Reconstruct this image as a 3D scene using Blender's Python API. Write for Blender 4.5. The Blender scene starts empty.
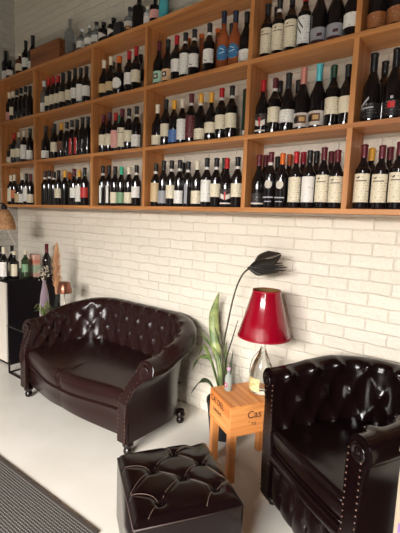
import bpy, bmesh, math, random
from mathutils import Vector, Matrix
random.seed(7)
S = bpy.context.scene
COL = S.collection
PI = math.pi
def R(d): return math.radians(d)

# ---------------------------------------------------------------- camera
cam_d = bpy.data.cameras.new('camera'); cam = bpy.data.objects.new('camera', cam_d); COL.objects.link(cam)
yaw, pitch, roll = R(37.8), R(6.783), R(2.213)
fw = Vector((-math.sin(yaw)*math.cos(pitch), math.cos(yaw)*math.cos(pitch), -math.sin(pitch)))
rt = Vector((math.cos(yaw), math.sin(yaw), 0)); up = rt.cross(fw)
r2 = rt*math.cos(roll) + up*math.sin(roll); u2 = up*math.cos(roll) - rt*math.sin(roll)
m = Matrix((r2, u2, -fw)).transposed().to_4x4(); m.translation = Vector((0, -2.2228, 1.4))
cam.matrix_world = m
cam_d.sensor_fit = 'HORIZONTAL'; cam_d.sensor_width = 36; cam_d.lens = 392*36/400; cam_d.clip_start = .05
S.camera = cam

# ---------------------------------------------------------------- world, lights, exposure
W = bpy.data.worlds.new('sky'); S.world = W; W.use_nodes = True
bg = W.node_tree.nodes['Background']; bg.inputs[0].default_value = (.85, .93, 1, 1); bg.inputs[1].default_value = .3
def area(name, loc, target, sx, sy, power, col):
    l = bpy.data.lights.new(name, 'AREA'); l.shape = 'RECTANGLE'; l.size = sx; l.size_y = sy; l.energy = power; l.color = col
    o = bpy.data.objects.new(name, l); COL.objects.link(o); o.location = loc
    o.rotation_euler = (Vector(target)-Vector(loc)).to_track_quat('-Z', 'Y').to_euler(); return o
area('daylight', (.6, -8.6, 4.05), (-.4, -2.0, .5), 5.5, 3.3, 4350, (1, .965, .935))
area('street_window_light', (.4, -5.25, 1.3), (-.6, -.5, .9), 1.4, 1.9, 7, (1, .96, .90))
area('transom_window_light', (.75, -5.02, 2.83), (-1.0, -.3, 1.0), .26, .62, 7, (1, .95, .88))
vs = S.view_settings; vs.view_transform = 'Standard'; vs.look = 'None'; vs.gamma = 1; vs.use_curve_mapping = False; vs.exposure = 0.0

# ---------------------------------------------------------------- materials
MATS = {}
def srgb(r, g, b):
    f = lambda c: (c/255/12.92) if c/255 <= .04045 else ((c/255+.055)/1.055)**2.4
    return (f(r), f(g), f(b), 1)
def lin(c): return c if len(c) == 4 else (*c, 1)
def pm(name, col, rough=.5, metal=0, coat=0, trans=0, ior=1.45, spec=.5, bump=None, var=None):
    """plain principled; bump=(scale,strength); var=(scale, other colour)"""
    if name in MATS: return MATS[name]
    M = bpy.data.materials.new(name); M.use_nodes = True; nt = M.node_tree; p = nt.nodes['Principled BSDF']
    p.inputs['Base Color'].default_value = lin(col); p.inputs['Roughness'].default_value = rough
    p.inputs['Metallic'].default_value = metal; p.inputs['Coat Weight'].default_value = coat
    p.inputs['Coat Roughness'].default_value = .08
    p.inputs['Transmission Weight'].default_value = trans; p.inputs['IOR'].default_value = ior
    p.inputs['Specular IOR Level'].default_value = spec
    tc = nt.nodes.new('ShaderNodeTexCoord')
    if bump:
        n = nt.nodes.new('ShaderNodeTexNoise'); n.inputs['Scale'].default_value = bump[0]; n.inputs['Detail'].default_value = 4
        b = nt.nodes.new('ShaderNodeBump'); b.inputs['Strength'].default_value = bump[1]; b.inputs['Distance'].default_value = .01
        nt.links.new(tc.outputs['Object'], n.inputs['Vector']); nt.links.new(n.outputs['Fac'], b.inputs['Height'])
        nt.links.new(b.outputs['Normal'], p.inputs['Normal'])
    if var:
        n = nt.nodes.new('ShaderNodeTexNoise'); n.inputs['Scale'].default_value = var[0]; n.inputs['Detail'].default_value = 5
        mx = nt.nodes.new('ShaderNodeMix'); mx.data_type = 'RGBA'
        mx.inputs[6].default_value = lin(col); mx.inputs[7].default_value = lin(var[1])
        nt.links.new(tc.outputs['Object'], n.inputs['Vector'])
        r = nt.nodes.new('ShaderNodeValToRGB'); r.color_ramp.elements[0].position = .38; r.color_ramp.elements[1].position = .62
        nt.links.new(n.outputs['Fac'], r.inputs['Fac']); nt.links.new(r.outputs['Color'], mx.inputs[0])
        nt.links.new(mx.outputs[2], p.inputs['Base Color'])
    MATS[name] = M; return M

def wood(name, c1, c2, axis, rough=.45, sc=1.0):
    M = bpy.data.materials.new(name); M.use_nodes = True; nt = M.node_tree; p = nt.nodes['Principled BSDF']; N = nt.nodes.new; L = nt.links.new
    tc = N('ShaderNodeTexCoord'); mp = N('ShaderNodeMapping'); L(tc.outputs['Object'], mp.inputs['Vector'])
    s = [28*sc]*3; s[axis] = 1.6*sc; mp.inputs['Scale'].default_value = s
    n = N('ShaderNodeTexNoise'); n.inputs['Scale'].default_value = 1; n.inputs['Detail'].default_value = 6; n.inputs['Distortion'].default_value = .6
    L(mp.outputs[0], n.inputs['Vector'])
    r = N('ShaderNodeValToRGB'); e = r.color_ramp.elements; e[0].position = .3; e[0].color = lin(c2); e[1].position = .68; e[1].color = lin(c1)
    L(n.outputs['Fac'], r.inputs['Fac']); L(r.outputs['Color'], p.inputs['Base Color'])
    b = N('ShaderNodeBump'); b.inputs['Strength'].default_value = .12; b.inputs['Distance'].default_value = .004
    L(n.outputs['Fac'], b.inputs['Height']); L(b.outputs['Normal'], p.inputs['Normal'])
    p.inputs['Roughness'].default_value = rough; return M

def brick_mat(name, plane, c1, c2, mortar):
    M = bpy.data.materials.new(name); M.use_nodes = True; nt = M.node_tree; p = nt.nodes['Principled BSDF']; N = nt.nodes.new; L = nt.links.new
    tc = N('ShaderNodeTexCoord'); sp = N('ShaderNodeSeparateXYZ'); L(tc.outputs['Object'], sp.inputs[0]); cb = N('ShaderNodeCombineXYZ')
    L(sp.outputs[0 if plane == 'x' else 1], cb.inputs[0]); L(sp.outputs[2], cb.inputs[1])
    nz = N('ShaderNodeTexNoise'); nz.inputs['Scale'].default_value = 9; nz.inputs['Detail'].default_value = 3
    L(tc.outputs['Object'], nz.inputs['Vector'])
    wb = N('ShaderNodeVectorMath'); wb.operation = 'SUBTRACT'; L(nz.outputs['Color'], wb.inputs[0]); wb.inputs[1].default_value = (.5, .5, .5)
    ws = N('ShaderNodeVectorMath'); ws.operation = 'SCALE'; L(wb.outputs[0], ws.inputs[0]); ws.inputs['Scale'].default_value = .018
    ad = N('ShaderNodeVectorMath'); ad.operation = 'ADD'; L(cb.outputs[0], ad.inputs[0]); L(ws.outputs[0], ad.inputs[1])
    def br(ms, sm):
        b = N('ShaderNodeTexBrick'); L(ad.outputs[0], b.inputs['Vector']); b.inputs['Scale'].default_value = 1
        b.inputs['Brick Width'].default_value = .225; b.inputs['Row Height'].default_value = .069
        b.inputs['Mortar Size'].default_value = ms; b.inputs['Mortar Smooth'].default_value = sm; return b
    b = br(.0025, .8); b.inputs['Color1'].default_value = lin(c1); b.inputs['Color2'].default_value = lin(c2); b.inputs['Mortar'].default_value = lin(mortar)
    h = br(.007, 1.0)
    for k in ('Color1', 'Color2'): h.inputs[k].default_value = (1, 1, 1, 1)
    h.inputs['Mortar'].default_value = (0, 0, 0, 1)
    g = N('ShaderNodeTexNoise'); g.inputs['Scale'].default_value = 42; g.inputs['Detail'].default_value = 6; L(tc.outputs['Object'], g.inputs['Vector'])
    g2 = N('ShaderNodeTexNoise'); g2.inputs['Scale'].default_value = 11; g2.inputs['Detail'].default_value = 3; L(tc.outputs['Object'], g2.inputs['Vector'])
    hs = N('ShaderNodeMath'); hs.operation = 'MULTIPLY'; hs.inputs[1].default_value = .34; L(h.outputs['Color'], hs.inputs[0])
    m1 = N('ShaderNodeMath'); m1.operation = 'MULTIPLY_ADD'; L(g.outputs['Fac'], m1.inputs[0]); m1.inputs[1].default_value = .5; L(hs.outputs[0], m1.inputs[2])
    m2 = N('ShaderNodeMath'); m2.operation = 'MULTIPLY_ADD'; L(g2.outputs['Fac'], m2.inputs[0]); m2.inputs[1].default_value = 1.2; L(m1.outputs[0], m2.inputs[2])
    bp = N('ShaderNodeBump'); bp.inputs['Strength'].default_value = 1; bp.inputs['Distance'].default_value = .011
    L(m2.outputs[0], bp.inputs['Height']); L(bp.outputs['Normal'], p.inputs['Normal'])
    L(b.outputs['Color'], p.inputs['Base Color']); p.inputs['Roughness'].default_value = .55; return M

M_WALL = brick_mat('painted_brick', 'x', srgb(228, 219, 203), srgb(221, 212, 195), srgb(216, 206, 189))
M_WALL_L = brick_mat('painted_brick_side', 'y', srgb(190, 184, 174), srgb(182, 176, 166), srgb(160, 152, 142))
M_PLASTER = pm('unseen_dark_plaster', srgb(74, 68, 62), .8)  # unseen ceiling and front wall, toned dark to keep bounce light down
M_FLOOR = pm('polished_concrete', srgb(232, 227, 217), .3, var=(2.2, srgb(222, 216, 204)), bump=(30, .03))
WC1, WC2 = srgb(206, 142, 84), srgb(164, 102, 54)
M_OAKX = wood('shelf_oak_lengthwise', WC1, WC2, 0); M_OAKZ = wood('shelf_oak_upright', WC1, WC2, 2)
M_CRATE = wood('pine_crate', srgb(232, 160, 92), srgb(196, 112, 50), 0, .5, 1.3)
M_CRATEZ = wood('pine_leg', srgb(226, 156, 90), srgb(190, 108, 50), 2, .5, 1.3)
M_OLDWOOD = wood('old_crate_wood', srgb(150, 92, 54), srgb(100, 56, 30), 0)
M_LEATHER = pm('brown_leather', (.017, .0062, .0055), .25, coat=.0, bump=(240, .04), spec=.32)
M_LEATHER2 = pm('black_brown_leather', (.0055, .0020, .0022), .18, coat=.0, bump=(240, .04), spec=.38)
M_SOLE = pm('turned_dark_wood', (.008, .004, .003), .2)
M_BRASS = pm('aged_nailhead', (.10, .06, .045), .35, metal=.85)
M_BLACK = pm('black_metal', (.008, .006, .007), .45, spec=.3)
M_BAR = pm('black_laminate', (.006, .0035, .005), .5, spec=.2)

# ---------------------------------------------------------------- helpers
def tag(o, label=None, cat=None, group=None, kind=None):
    if label: o['label'] = label
    if cat: o['category'] = cat
    if group: o['group'] = group
    if kind: o['kind'] = kind
    return o
def empty(name, loc=(0, 0, 0), rz=0, label=None, cat=None, group=None):
    o = bpy.data.objects.new(name, None); COL.objects.link(o); o.location = loc; o.rotation_euler = (0, 0, rz)
    o.empty_display_size = .05; return tag(o, label, cat, group)
def link(name, me, mat, parent=None, smooth=True, loc=None, rz=None):
    o = bpy.data.objects.new(name, me); COL.objects.link(o)
    if mat and not me.materials: me.materials.append(mat)
    if smooth:
        for p in me.polygons: p.use_smooth = True
    if parent: o.parent = parent
    if loc is not None: o.location = loc
    if rz is not None: o.rotation_euler = (0, 0, rz)
    return o
def from_bm(name, bm, mat, parent=None, smooth=False, **k):
    me = bpy.data.meshes.new(name); bmesh.ops.recalc_face_normals(bm, faces=bm.faces); bm.to_mesh(me); bm.free()
    return link(name, me, mat, parent, smooth, **k)
def add_box(bm, x0, x1, y0, y1, z0, z1, bev=0):
    g = bmesh.ops.create_cube(bm, size=1)['verts']
    for v in g: v.co = Vector(((x0+x1)/2+v.co.x*(x1-x0), (y0+y1)/2+v.co.y*(y1-y0), (z0+z1)/2+v.co.z*(z1-z0)))
    if bev:
        es = list({e for v in g for e in v.link_edges}); bmesh.ops.bevel(bm, geom=es, offset=bev, segments=2, profile=.5, affect='EDGES')
def box(name, x0, x1, y0, y1, z0, z1, mat, parent=None, bev=.0, **k):
    bm = bmesh.new(); add_box(bm, x0, x1, y0, y1, z0, z1, bev); return from_bm(name, bm, mat, parent, **k)
def lathe_me(name, prof, seg=24, mat=None, capb=True, capt=True, a0=0, a1=2*PI):
    bm = bmesh.new(); full = abs(a1-a0-2*PI) < 1e-6; n = seg if full else seg+1; rings = []
    for r, z in prof:
        rings.append([bm.verts.new((r*math.cos(a0+(a1-a0)*i/seg), r*math.sin(a0+(a1-a0)*i/seg), z)) for i in range(n)])
    for a, b in zip(rings, rings[1:]):
        for i in range(n if full else n-1):
            j = (i+1) % n; bm.faces.new((a[i], a[j], b[j], b[i]))
    if full and capb: bm.faces.new(rings[0][::-1])
    if full and capt: bm.faces.new(rings[-1])
    bmesh.ops.recalc_face_normals(bm, faces=bm.faces)
    me = bpy.data.meshes.new(name); bm.to_mesh(me); bm.free()
    if mat: me.materials.append(mat)
    for p in me.polygons: p.use_smooth = len(p.vertices) <= 4
    return me
def lathe(name, prof, mat, parent=None, loc=None, seg=24, **k):
    me = lathe_me(name, prof, seg, mat, **k); return link(name, me, mat, parent, False, loc)
def grid(name, P, mat, parent=None, closeu=False, smooth=True, thick=0, **k):
    bm = bmesh.new(); V = [[bm.verts.new(p) for p in row] for row in P]
    nu = len(V)
    for i in range(nu if closeu else nu-1):
        a = V[i]; b = V[(i+1) % nu]
        for j in range(len(a)-1): bm.faces.new((a[j], b[j], b[j+1], a[j+1]))
    me = bpy.data.meshes.new(name); bm.to_mesh(me); bm.free()
    o = link(name, me, mat, parent, smooth, **k)
    if thick:
        md = o.modifiers.new('thickness', 'SOLIDIFY'); md.thickness = thick; md.offset = 0
    return o
def tube(name, pts, rad, mat, parent=None, seg=8, sm=4):
    """smooth tube through points; rad a number or list"""
    pts = [Vector(p) for p in pts]; rr = rad if isinstance(rad, (list, tuple)) else [rad]*len(pts)
    Q = []; RR = []
    for i in range(len(pts)-1):
        p0 = pts[max(i-1, 0)]; p1 = pts[i]; p2 = pts[i+1]; p3 = pts[min(i+2, len(pts)-1)]
        for s in range(sm):
            t = s/sm
            Q.append(.5*((2*p1)+(p2-p0)*t+(2*p0-5*p1+4*p2-p3)*t*t+(3*p1-p0-3*p2+p3)*t**3)); RR.append(rr[i]*(1-t)+rr[i+1]*t)
    Q.append(pts[-1]); RR.append(rr[-1])
    bm = bmesh.new(); rings = []; nrm = None
    for i, q in enumerate(Q):
        d = (Q[min(i+1, len(Q)-1)]-Q[max(i-1, 0)]).normalized()
        if nrm is None: nrm = d.orthogonal().normalized()
        nrm = (nrm - d*nrm.dot(d)).normalized(); bi = d.cross(nrm)
        rings.append([bm.verts.new(q+(nrm*math.cos(2*PI*k/seg)+bi*math.sin(2*PI*k/seg))*RR[i]) for k in range(seg)])
    for a, b in zip(rings, rings[1:]):
        for k in range(seg): bm.faces.new((a[k], a[(k+1) % seg], b[(k+1) % seg], b[k]))
    bm.faces.new(rings[0][::-1]); bm.faces.new(rings[-1])
    return from_bm(name, bm, mat, parent, True)
def text(name, s, size, mat, parent, mw, ext=.0006):
    c = bpy.data.curves.new(name, 'FONT'); c.body = s; c.size = size; c.extrude = ext
    t = bpy.data.objects.new(name+'_curve', c); COL.objects.link(t); bpy.context.view_layer.update()
    me = bpy.data.meshes.new_from_object(t.evaluated_get(bpy.context.evaluated_depsgraph_get()))
    bpy.data.objects.remove(t); me.materials.clear(); me.materials.append(mat)
    o = bpy.data.objects.new(name, me); COL.objects.link(o)
    if parent: o.parent = parent
    o.matrix_local = mw; return o
def smooth01(t): t = max(0, min(1, t)); return t*t*(3-2*t)

# ---------------------------------------------------------------- the room
XL, XR, YF, ZC = -4.33, 1.25, -5.0, 3.7
def struct(o): o['kind'] = 'structure'; return o
struct(box('floor', XL-.2, XR+.2, YF-.2, .2, -.12, 0, M_FLOOR))
struct(box('ceiling', XL-.2, XR+.2, YF-.2, .2, ZC, ZC+.1, M_PLASTER))
struct(box('wall_back', XL-.2, XR+.2, 0, .2, 0, ZC, M_WALL))
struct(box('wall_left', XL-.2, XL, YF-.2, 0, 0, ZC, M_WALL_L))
struct(box('wall_right', XR, XR+.2, YF-.2, 0, 0, ZC, pm('unseen_wall_dark', srgb(60, 54, 50), .7)))  # unseen wall, set close and dark to cut bounce and leather reflections
bm = bmesh.new(); WX0, WX1, WZ0, WZ1 = -1.9, 1.1, .15, 2.45
for a in ((XL, WX0, 0, ZC), (WX1, XR, 0, ZC), (WX0, WX1, 0, WZ0), (WX0, .6, WZ1, ZC), (.9, WX1, WZ1, ZC), (.6, .9, WZ1, 2.5), (.6, .9, 3.17, ZC)):
    add_box(bm, a[0], a[1], YF-.2, YF, a[2], a[3])
struct(from_bm('wall_front', bm, M_PLASTER))
bm = bmesh.new()
for x in (WX0+.03, -.4, WX1-.03): add_box(bm, x-.03, x+.03, YF-.13, YF-.07, WZ0, WZ1)
for z in (WZ0+.03, WZ1-.03): add_box(bm, WX0, WX1, YF-.13, YF-.07, z-.03, z+.03)
struct(from_bm('window_1', bm, M_BLACK))

# ---------------------------------------------------------------- rug
def rug_mat():
    M = bpy.data.materials.new('woven_grey_mat'); M.use_nodes = True; nt = M.node_tree; p = nt.nodes['Principled BSDF']; N = nt.nodes.new; L = nt.links.new
    tc = N('ShaderNodeTexCoord'); ws = []
    for sc, ax in ((25, 'X'), (25, 'Y')):
        w = N('ShaderNodeTexWave'); w.bands_direction = ax; w.inputs['Scale'].default_value = sc; w.inputs['Distortion'].default_value = .6
        L(tc.outputs['Object'], w.inputs['Vector']); ws.append(w)
    mu = N('ShaderNodeMath'); mu.operation = 'MULTIPLY'; L(ws[0].outputs['Fac'], mu.inputs[0]); L(ws[1].outputs['Fac'], mu.inputs[1])
    r = N('ShaderNodeValToRGB'); e = r.color_ramp.elements; e[0].color = srgb(62, 59, 56); e[1].color = srgb(118, 113, 105); e[1].position = .6
    L(mu.outputs[0], r.inputs['Fac']); L(r.outputs['Color'], p.inputs['Base Color']); p.inputs['Roughness'].default_value = .95
    b = N('ShaderNodeBump'); b.inputs['Strength'].default_value = .8; b.inputs['Distance'].default_value = .004
    L(mu.outputs[0], b.inputs['Height']); L(b.outputs['Normal'], p.inputs['Normal']); return M
rug = empty('rug', (-1.7, -1.62, 0), 0, 'dark grey woven rug lying on the pale floor in the foreground', 'rug')
rug.rotation_euler = (0, 0, R(1.7))
box('rug_pile', -1.6, .42, -.85, .372, .001, .010, rug_mat(), rug)
box('border', -1.6, .42, .372, .388, .001, .012, pm('rug_border', srgb(66, 58, 54), .9), rug)

# ---------------------------------------------------------------- wall shelf
shelf = empty('wall_shelf', (-2.1, -.1, 1.47), 0, 'long open oak wine shelf fixed across the white brick wall', 'shelf')
XS = [-4.27, -3.606, -2.731, -2.121, -1.266, -.667, .190, .79]; ZS = [1.4713+.42*k for k in range(4)]
def sb(name, x0, x1, z0, z1, mat): return box(name, x0+2.1, x1+2.1, -.1, .098, z0-1.47, z1-1.47, mat, shelf, .0012)
for z in ZS: sb('shelf_board', XS[0]-.0135, XS[-1]+.0135, z-.0125, z+.0125, M_OAKX)
for x in XS:
    for k in range(3): sb('upright', x-.0135, x+.0135, ZS[k]+.0125, ZS[k+1]-.0125, M_OAKZ)

# ---------------------------------------------------------------- tufted tub seats
def profile(H, zs, r, lean, zb, NI, NR, NO, thick, tuck, lp):
    """(n, z, v) from the seat up the inner face, over the roll, down the outside"""
    L = []; li = math.hypot(lean, H-r-zs); la = r*R(200); tot = li + r*R(80)
    for i in range(NI):
        t = i/NI; L.append((lean*t**lp, zs+(H-r-zs)*t, li*t/tot))
    for i in range(NR+1):
        a = R(180-200*i/NR); L.append((lean+r+r*math.cos(a), H-r+r*math.sin(a), (li+r*R(200)*i/NR)/tot))
    n0, z0, _ = L[-1]; z1 = H-1.95*r; skin = lambda z: lean*max(0, min(1, (z-zs)/(H-r-zs)))**lp+thick; e = (skin(z1), z1)
    for i in range(1, NO+1):
        t = i/NO
        if t < .25: q = t/.25; L.append((n0+(e[0]-n0)*q, z0+(e[1]-z0)*q, 9))
        else: q = (t-.25)/.75; z = e[1]+(zb-e[1])*q; L.append((skin(z)-tuck*q, z, 9))
    return L
def tub(root, p, leather):
    a, yf, yb, RR = p['a'], p['yf'], p['yb'], p['R']
    path = []   # (x, y, nx, ny)
    def seg(x0, y0, x1, y1, nx, ny, n):
        for i in range(n): t = i/n; path.append((x0+(x1-x0)*t, y0+(y1-y0)*t, nx, ny))
    ns = p['ns']
    Ls = (yb-RR)-yf; Lb = 2*(a-RR); La = RR*PI/2; T = 2*Ls+Lb+2*La; n_ = lambda l: max(2, int(round(ns*l/T)))
    seg(-a, yf, -a, yb-RR, -1, 0, n_(Ls))
    for i in range(n_(La)): t = i/n_(La)*PI/2; path.append((-a+RR-RR*math.cos(t), yb-RR+RR*math.sin(t), -math.cos(t), math.sin(t)))
    seg(-a+RR, yb, a-RR, yb, 0, 1, n_(Lb))
    for i in range(n_(La)): t = i/n_(La)*PI/2; path.append((a-RR+RR*math.sin(t), yb-RR+RR*math.cos(t), math.sin(t), math.cos(t)))
    seg(a, yb-RR, a, yf, 1, 0, n_(Ls)); path.append((a, yf, 1, 0))
    s = [0.0]
    for u, w in zip(path, path[1:]): s.append(s[-1]+math.hypot(w[0]-u[0], w[1]-u[1]))
    T = s[-1]; NB = p['nb']  # half-columns of buttons along the path
    def H(si):
        d = min(si, T-si); return p['ha'] + (p['hb']-p['ha'])*smooth01((d-p['h0'])/(p['h1']-p['h0']))
    base = []
    rake = lambda z: p['rake']*smooth01((z-p['rz'])/(p['ha']-.02-p['rz']))
    for q, si in zip(path, s):
        h = H(si); pr = profile(h, p['zs'], p['r'], p['lean'], p['zb'], 26, 20, 8, p['thick'], p['tuck'], p['lp'])
        wk = max(0, 1-min(si, T-si)/.30)
        base.append([(Vector((q[0]+q[2]*n, q[1]+q[3]*n+rake(z)*wk, z)), v) for n, z, v in pr])
    rows = p['rows']
    def disp(si, v):
        if v > 1.6: return 0
        U = si/T*NB; V = v*(rows+.35)
        pu = abs(math.sin(PI*(U+V)/2))*abs(math.sin(PI*(U-V)/2))
        above = V > rows
        if above:
            f = abs(math.sin(PI*(U-rows)/2)); k = max(0, 1-(V-rows)/1.5); d = (1-f**.5)*-p['amp']*.35*k
            d += p['amp']*.25*(1-k)
            base_d = p['amp']*(pu**.5) if V-rows < .0 else 0
        else: d = p['amp']*(pu**.8)-p['amp']*.55
        # button dimples
        dip = 0
        for j in range(1, rows+1):
            for i in (math.floor(U), math.floor(U)+1):
                if (i+j) % 2 == 0 and 0 < i < NB:
                    du = (U-i)*T/NB; dv = (V-j)*p['vh']; dip = max(dip, math.exp(-(du*du+dv*dv)/(2*p['bs']**2)))
        lo = smooth01(V/.6); ed = smooth01(min(si, T-si)/.06)
        if v > 1.05: d *= max(0, (1.6-v)/.55)
        return (d*lo-dip*p['dip'])*ed
    P = []; NN = []
    for i, row in enumerate(base):
        nr = []; nn = []
        for j, (pt, v) in enumerate(row):
            tu = base[min(i+1, len(base)-1)][j][0]-base[max(i-1, 0)][j][0]; tv = row[min(j+1, len(row)-1)][0]-row[max(j-1, 0)][0]
            nm = tv.cross(tu).normalized() if tu.length > 1e-9 else Vector((0, 0, 0))
            nn.append(nm); nr.append(pt+nm*disp(s[i], v))
        P.append(nr); NN.append(nn)
    # make sure displacement points into the seat
    mid = P[len(P)//2]; 
    grid('tufted_back_and_arms', P, leather, root)
    # buttons
    bmesh_b = lathe_me('button', [(.0001, .0062), (.005, .0055), (.009, .003), (.0105, 0), (.0105, -.004)], 10, p['bmat'], capb=True, capt=False)
    for j in range(1, rows+1):
        for i in range(1, NB):
            if (i+j) % 2: continue
            si = T*i/NB; k = min(range(len(s)), key=lambda q: abs(s[q]-si)); vv = j/(rows+.35)
            jj = min(range(len(base[k])), key=lambda q: abs(base[k][q][1]-vv))
            if min(si, T-si) < .05: continue
            o = link('button', bmesh_b, None, root, False); o.location = P[k][jj]+NN[k][jj]*.004; o.rotation_euler = NN[k][jj].to_track_quat('Z', 'Y').to_euler()
    # arm fronts with nailheads
    nail = lathe_me('nailhead', [(.0001, .0030), (.0026, .0022), (.0042, 0)], 7, M_BRASS, capt=False)
    for sd in (-1, 1):
        pr = profile(H(0), p['zs'], p['r'], p['lean'], p['zb'], 8, 16, 6, p['thick'], p['tuck'], p['lp'])
        pts = [(n+(.004 if 0 else 0), z) for n, z, _ in pr]; pts = [(-.004, p['zb'])] + [(n-.004 if n < .001 else n, z) for n, z in pts]
        bm = bmesh.new(); vs_ = [bm.verts.new((sd*(a+n), yf+.004, z)) for n, z in pts]
        f = bm.faces.new(vs_); ex = bmesh.ops.extrude_face_region(bm, geom=[f]); nv = [e for e in ex['geom'] if isinstance(e, bmesh.types.BMVert)]
        for v in nv: v.co.y -= .022
        for v in bm.verts: v.co.y += rake(v.co.z)
        fr = [f2 for f2 in bm.faces if all(v in nv for v in f2.verts)]
        es = [e for f2 in fr for e in f2.edges]; bmesh.ops.bevel(bm, geom=es, offset=.006, segments=2, affect='EDGES')
        fo = from_bm('arm_front', bm, leather, root, False)
        fo_c = (a*sd + sd*(p['lean']+p['r']), H(0)-p['r'])
        # scroll disc on the roll
        me = lathe_me('scroll_boss', [(p['r']*.62, 0), (p['r']*.6, .008), (p['r']*.42, .010), (p['r']*.38, .005), (p['r']*.2, .006), (.0001, .012)], 20, leather, capt=False)
        ob = link('scroll_boss', me, None, root, False); ob.location = (fo_c[0], yf-.018+rake(fo_c[1]), fo_c[1]); ob.rotation_euler = (PI/2, 0, 0)
        # two lines of nailheads: inner edge and outer edge
        zt = H(0)-p['r']
        nn_ = p['nails']
        for k in range(nn_):
            z = p['zb']+.02+(zt-p['zb']-.03)*k/(nn_-1)
            t = max(0, (z-p['zs'])/(H(0)-p['r']-p['zs']))
            for n in (p['lean']*t**p['lp']+.008, p['lean']*t**p['lp']+p['thick']-.012):
                if n is None: continue
                o = link('nailhead', nail, None, root, False); o.location = (sd*(a+n), yf-.0185+rake(z), z); o.rotation_euler = (PI/2, 0, 0)
    return H, T
def ball_foot(root, x, y, h, r, mat=None):
    me = lathe_me('foot', [(r*.4, 0), (r*.7, h*.08), (r*.82, h*.28), (r*.66, h*.48), (r*.42, h*.56), (r*.95, h*.68), (r, h*.8), (r*.8, h*1.12)], 18, mat or M_SOLE)
    o = link('foot', me, None, root, False); o.location = (x, y, 0); return o
def cushion(name, root, a, yb, front, z0, z1, mat, crown=.02, nose=.045, seam=False, nu=40):
    """front(u) gives front y for x; rounded nose"""
    P = []
    for i in range(nu+1):
        x = -a+2*a*i/nu; u = x/a; yf = front(x); e = (1-abs(u)**6)
        sm = -.016*math.exp(-(x/.014)**2) if seam else 0
        row = []; h = (z1-z0)
        for k in range(12):
            t = k/12; y = yb+(yf+nose-yb)*t; row.append(Vector((x, y, z1+(crown*math.sin(PI*min(1, t*.9+.1))+sm*smooth01((t-.75)*4))*e)))
        for k in range(9):
            an = PI/2*k/8; row.append(Vector((x, yf+nose-(nose+sm*.8)*math.sin(an), z1-nose+(nose)*math.cos(an)+(sm+crown*.3)*e*(1-k/8))))
        for k in range(1, 6): t = k/5; row.append(Vector((x, yf+sm*-.8+.012*t*t, z1-nose-(h-nose)*t)))
        row.append(Vector((x, yb, z0)))
        P.append(row)
    return grid(name, P, mat, root, thick=0)

# sofa
sofa = empty('sofa', (-2.208, -.42, 0), 0, 'dark brown leather tufted two-seat sofa against the white brick wall', 'sofa')
SP = dict(a=.52, yf=-.345, yb=.215, R=.25, ha=.585, hb=.715, h0=.10, h1=.62, zs=.27, r=.066, lean=.065, thick=.078, zb=.085, tuck=.0, rake=.095, rz=.33, lp=1.7,
          ns=190, nb=30, rows=4, amp=.010, vh=.085, bs=.013, dip=.011, nails=17, bmat=M_LEATHER)
tub(sofa, SP, M_LEATHER)
sf = lambda x: -.345-.075*max(0, math.cos(PI*x/.52/2))**2 - .012*math.sin(PI*min(.52, abs(x))/.52)
cushion('seat', sofa, .522, .215, sf, .265, .385, M_LEATHER, crown=.012, seam=True, nu=80)
P = []
for i in range(61):
    x = -.52+1.04*i/60; y = sf(x)+.014; zb = .09+.035*math.cos(PI*x/1.04)**2
    P.append([Vector((x, y+.02, .275)), Vector((x, y-.004, .27)), Vector((x, y-.006, .26)), Vector((x, y+.002, .25)), Vector((x, y+.004, .2)), Vector((x, y+.012, zb+.01)), Vector((x, y+.02, zb)), Vector((x, y+.05, zb))])
grid('front_rail', P, M_LEATHER, sofa)
tube('welt', [(x/20*.515, sf(x/20*.515)+.006, .262) for x in range(-20, 21)], .006, M_LEATHER, sofa, 6, 1)
box('underframe', -.46, .46, -.30, .17, .10, .26, M_BLACK, sofa, .01)
for x, y in ((-.565, -.315), (.565, -.315), (-.545, .17), (.555, .17)): ball_foot(sofa, x, y, .084, .034)

# armchair
arm = empty('armchair', (-.385, -.44, 0), R(-32.3), 'black-brown leather tufted tub armchair beside the red lamp', 'armchair')
AP = dict(a=.245, yf=-.34, yb=.20, R=.235, ha=.705, hb=.740, h0=.0, h1=.35, zs=.30, r=.056, lean=.006, thick=.082, zb=.06, tuck=.01, rake=.0, rz=.3, lp=1.0,
          ns=150, nb=20, rows=3, amp=.011, vh=.11, bs=.017, dip=.017, nails=24, bmat=M_LEATHER2)
tub(arm, AP, M_LEATHER2)
af = lambda x: -.35-.01*math.cos(PI*x/.5)
cushion('seat_cushion', arm, .246, .21, af, .32, .43, M_LEATHER2, crown=.022, nose=.022, nu=40)
for z, nm in ((.418, 'piping'), (.335, 'piping')):
    tube(nm, [(x/10*.243, af(x/10*.243)+(.002 if z > .4 else .004), z) for x in range(-10, 11)], .0042, M_LEATHER2, arm, 6, 1)
P = []
for i in range(41):
    x = -.25+.5*i/40; y = af(x)
    P.append([Vector((x, y+.05, .318)), Vector((x, y+.004, .318)), Vector((x, y-.006, .31)), Vector((x, y-.008, .28)), Vector((x, y-.003, .262)), Vector((x, y+.02, .258))])
grid('seat_rail', P, M_LEATHER2, arm)
P = []; nb_ = 5
for i in range(81):
    x = -.25+.5*i/80; y = af(x)+.012; row = []
    for k in range(25):
        t = k/24; z = .262-.195*t; ph = x/.5*nb_+.5
        pl = abs(math.sin(PI*ph)); d = .014*(pl**.5)
        bx_ = round(ph-0)*1.0; dx = (ph-round(ph))*.5/nb_; dz = z-.165
        d -= .008*math.exp(-(dx*dx+dz*dz)/(2*.012**2)); e = math.sin(PI*min(1, max(0, t)))**.4
        row.append(Vector((x, y-d*e+(.02 if t == 1 else 0), z)))
    P.append(row)
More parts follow.
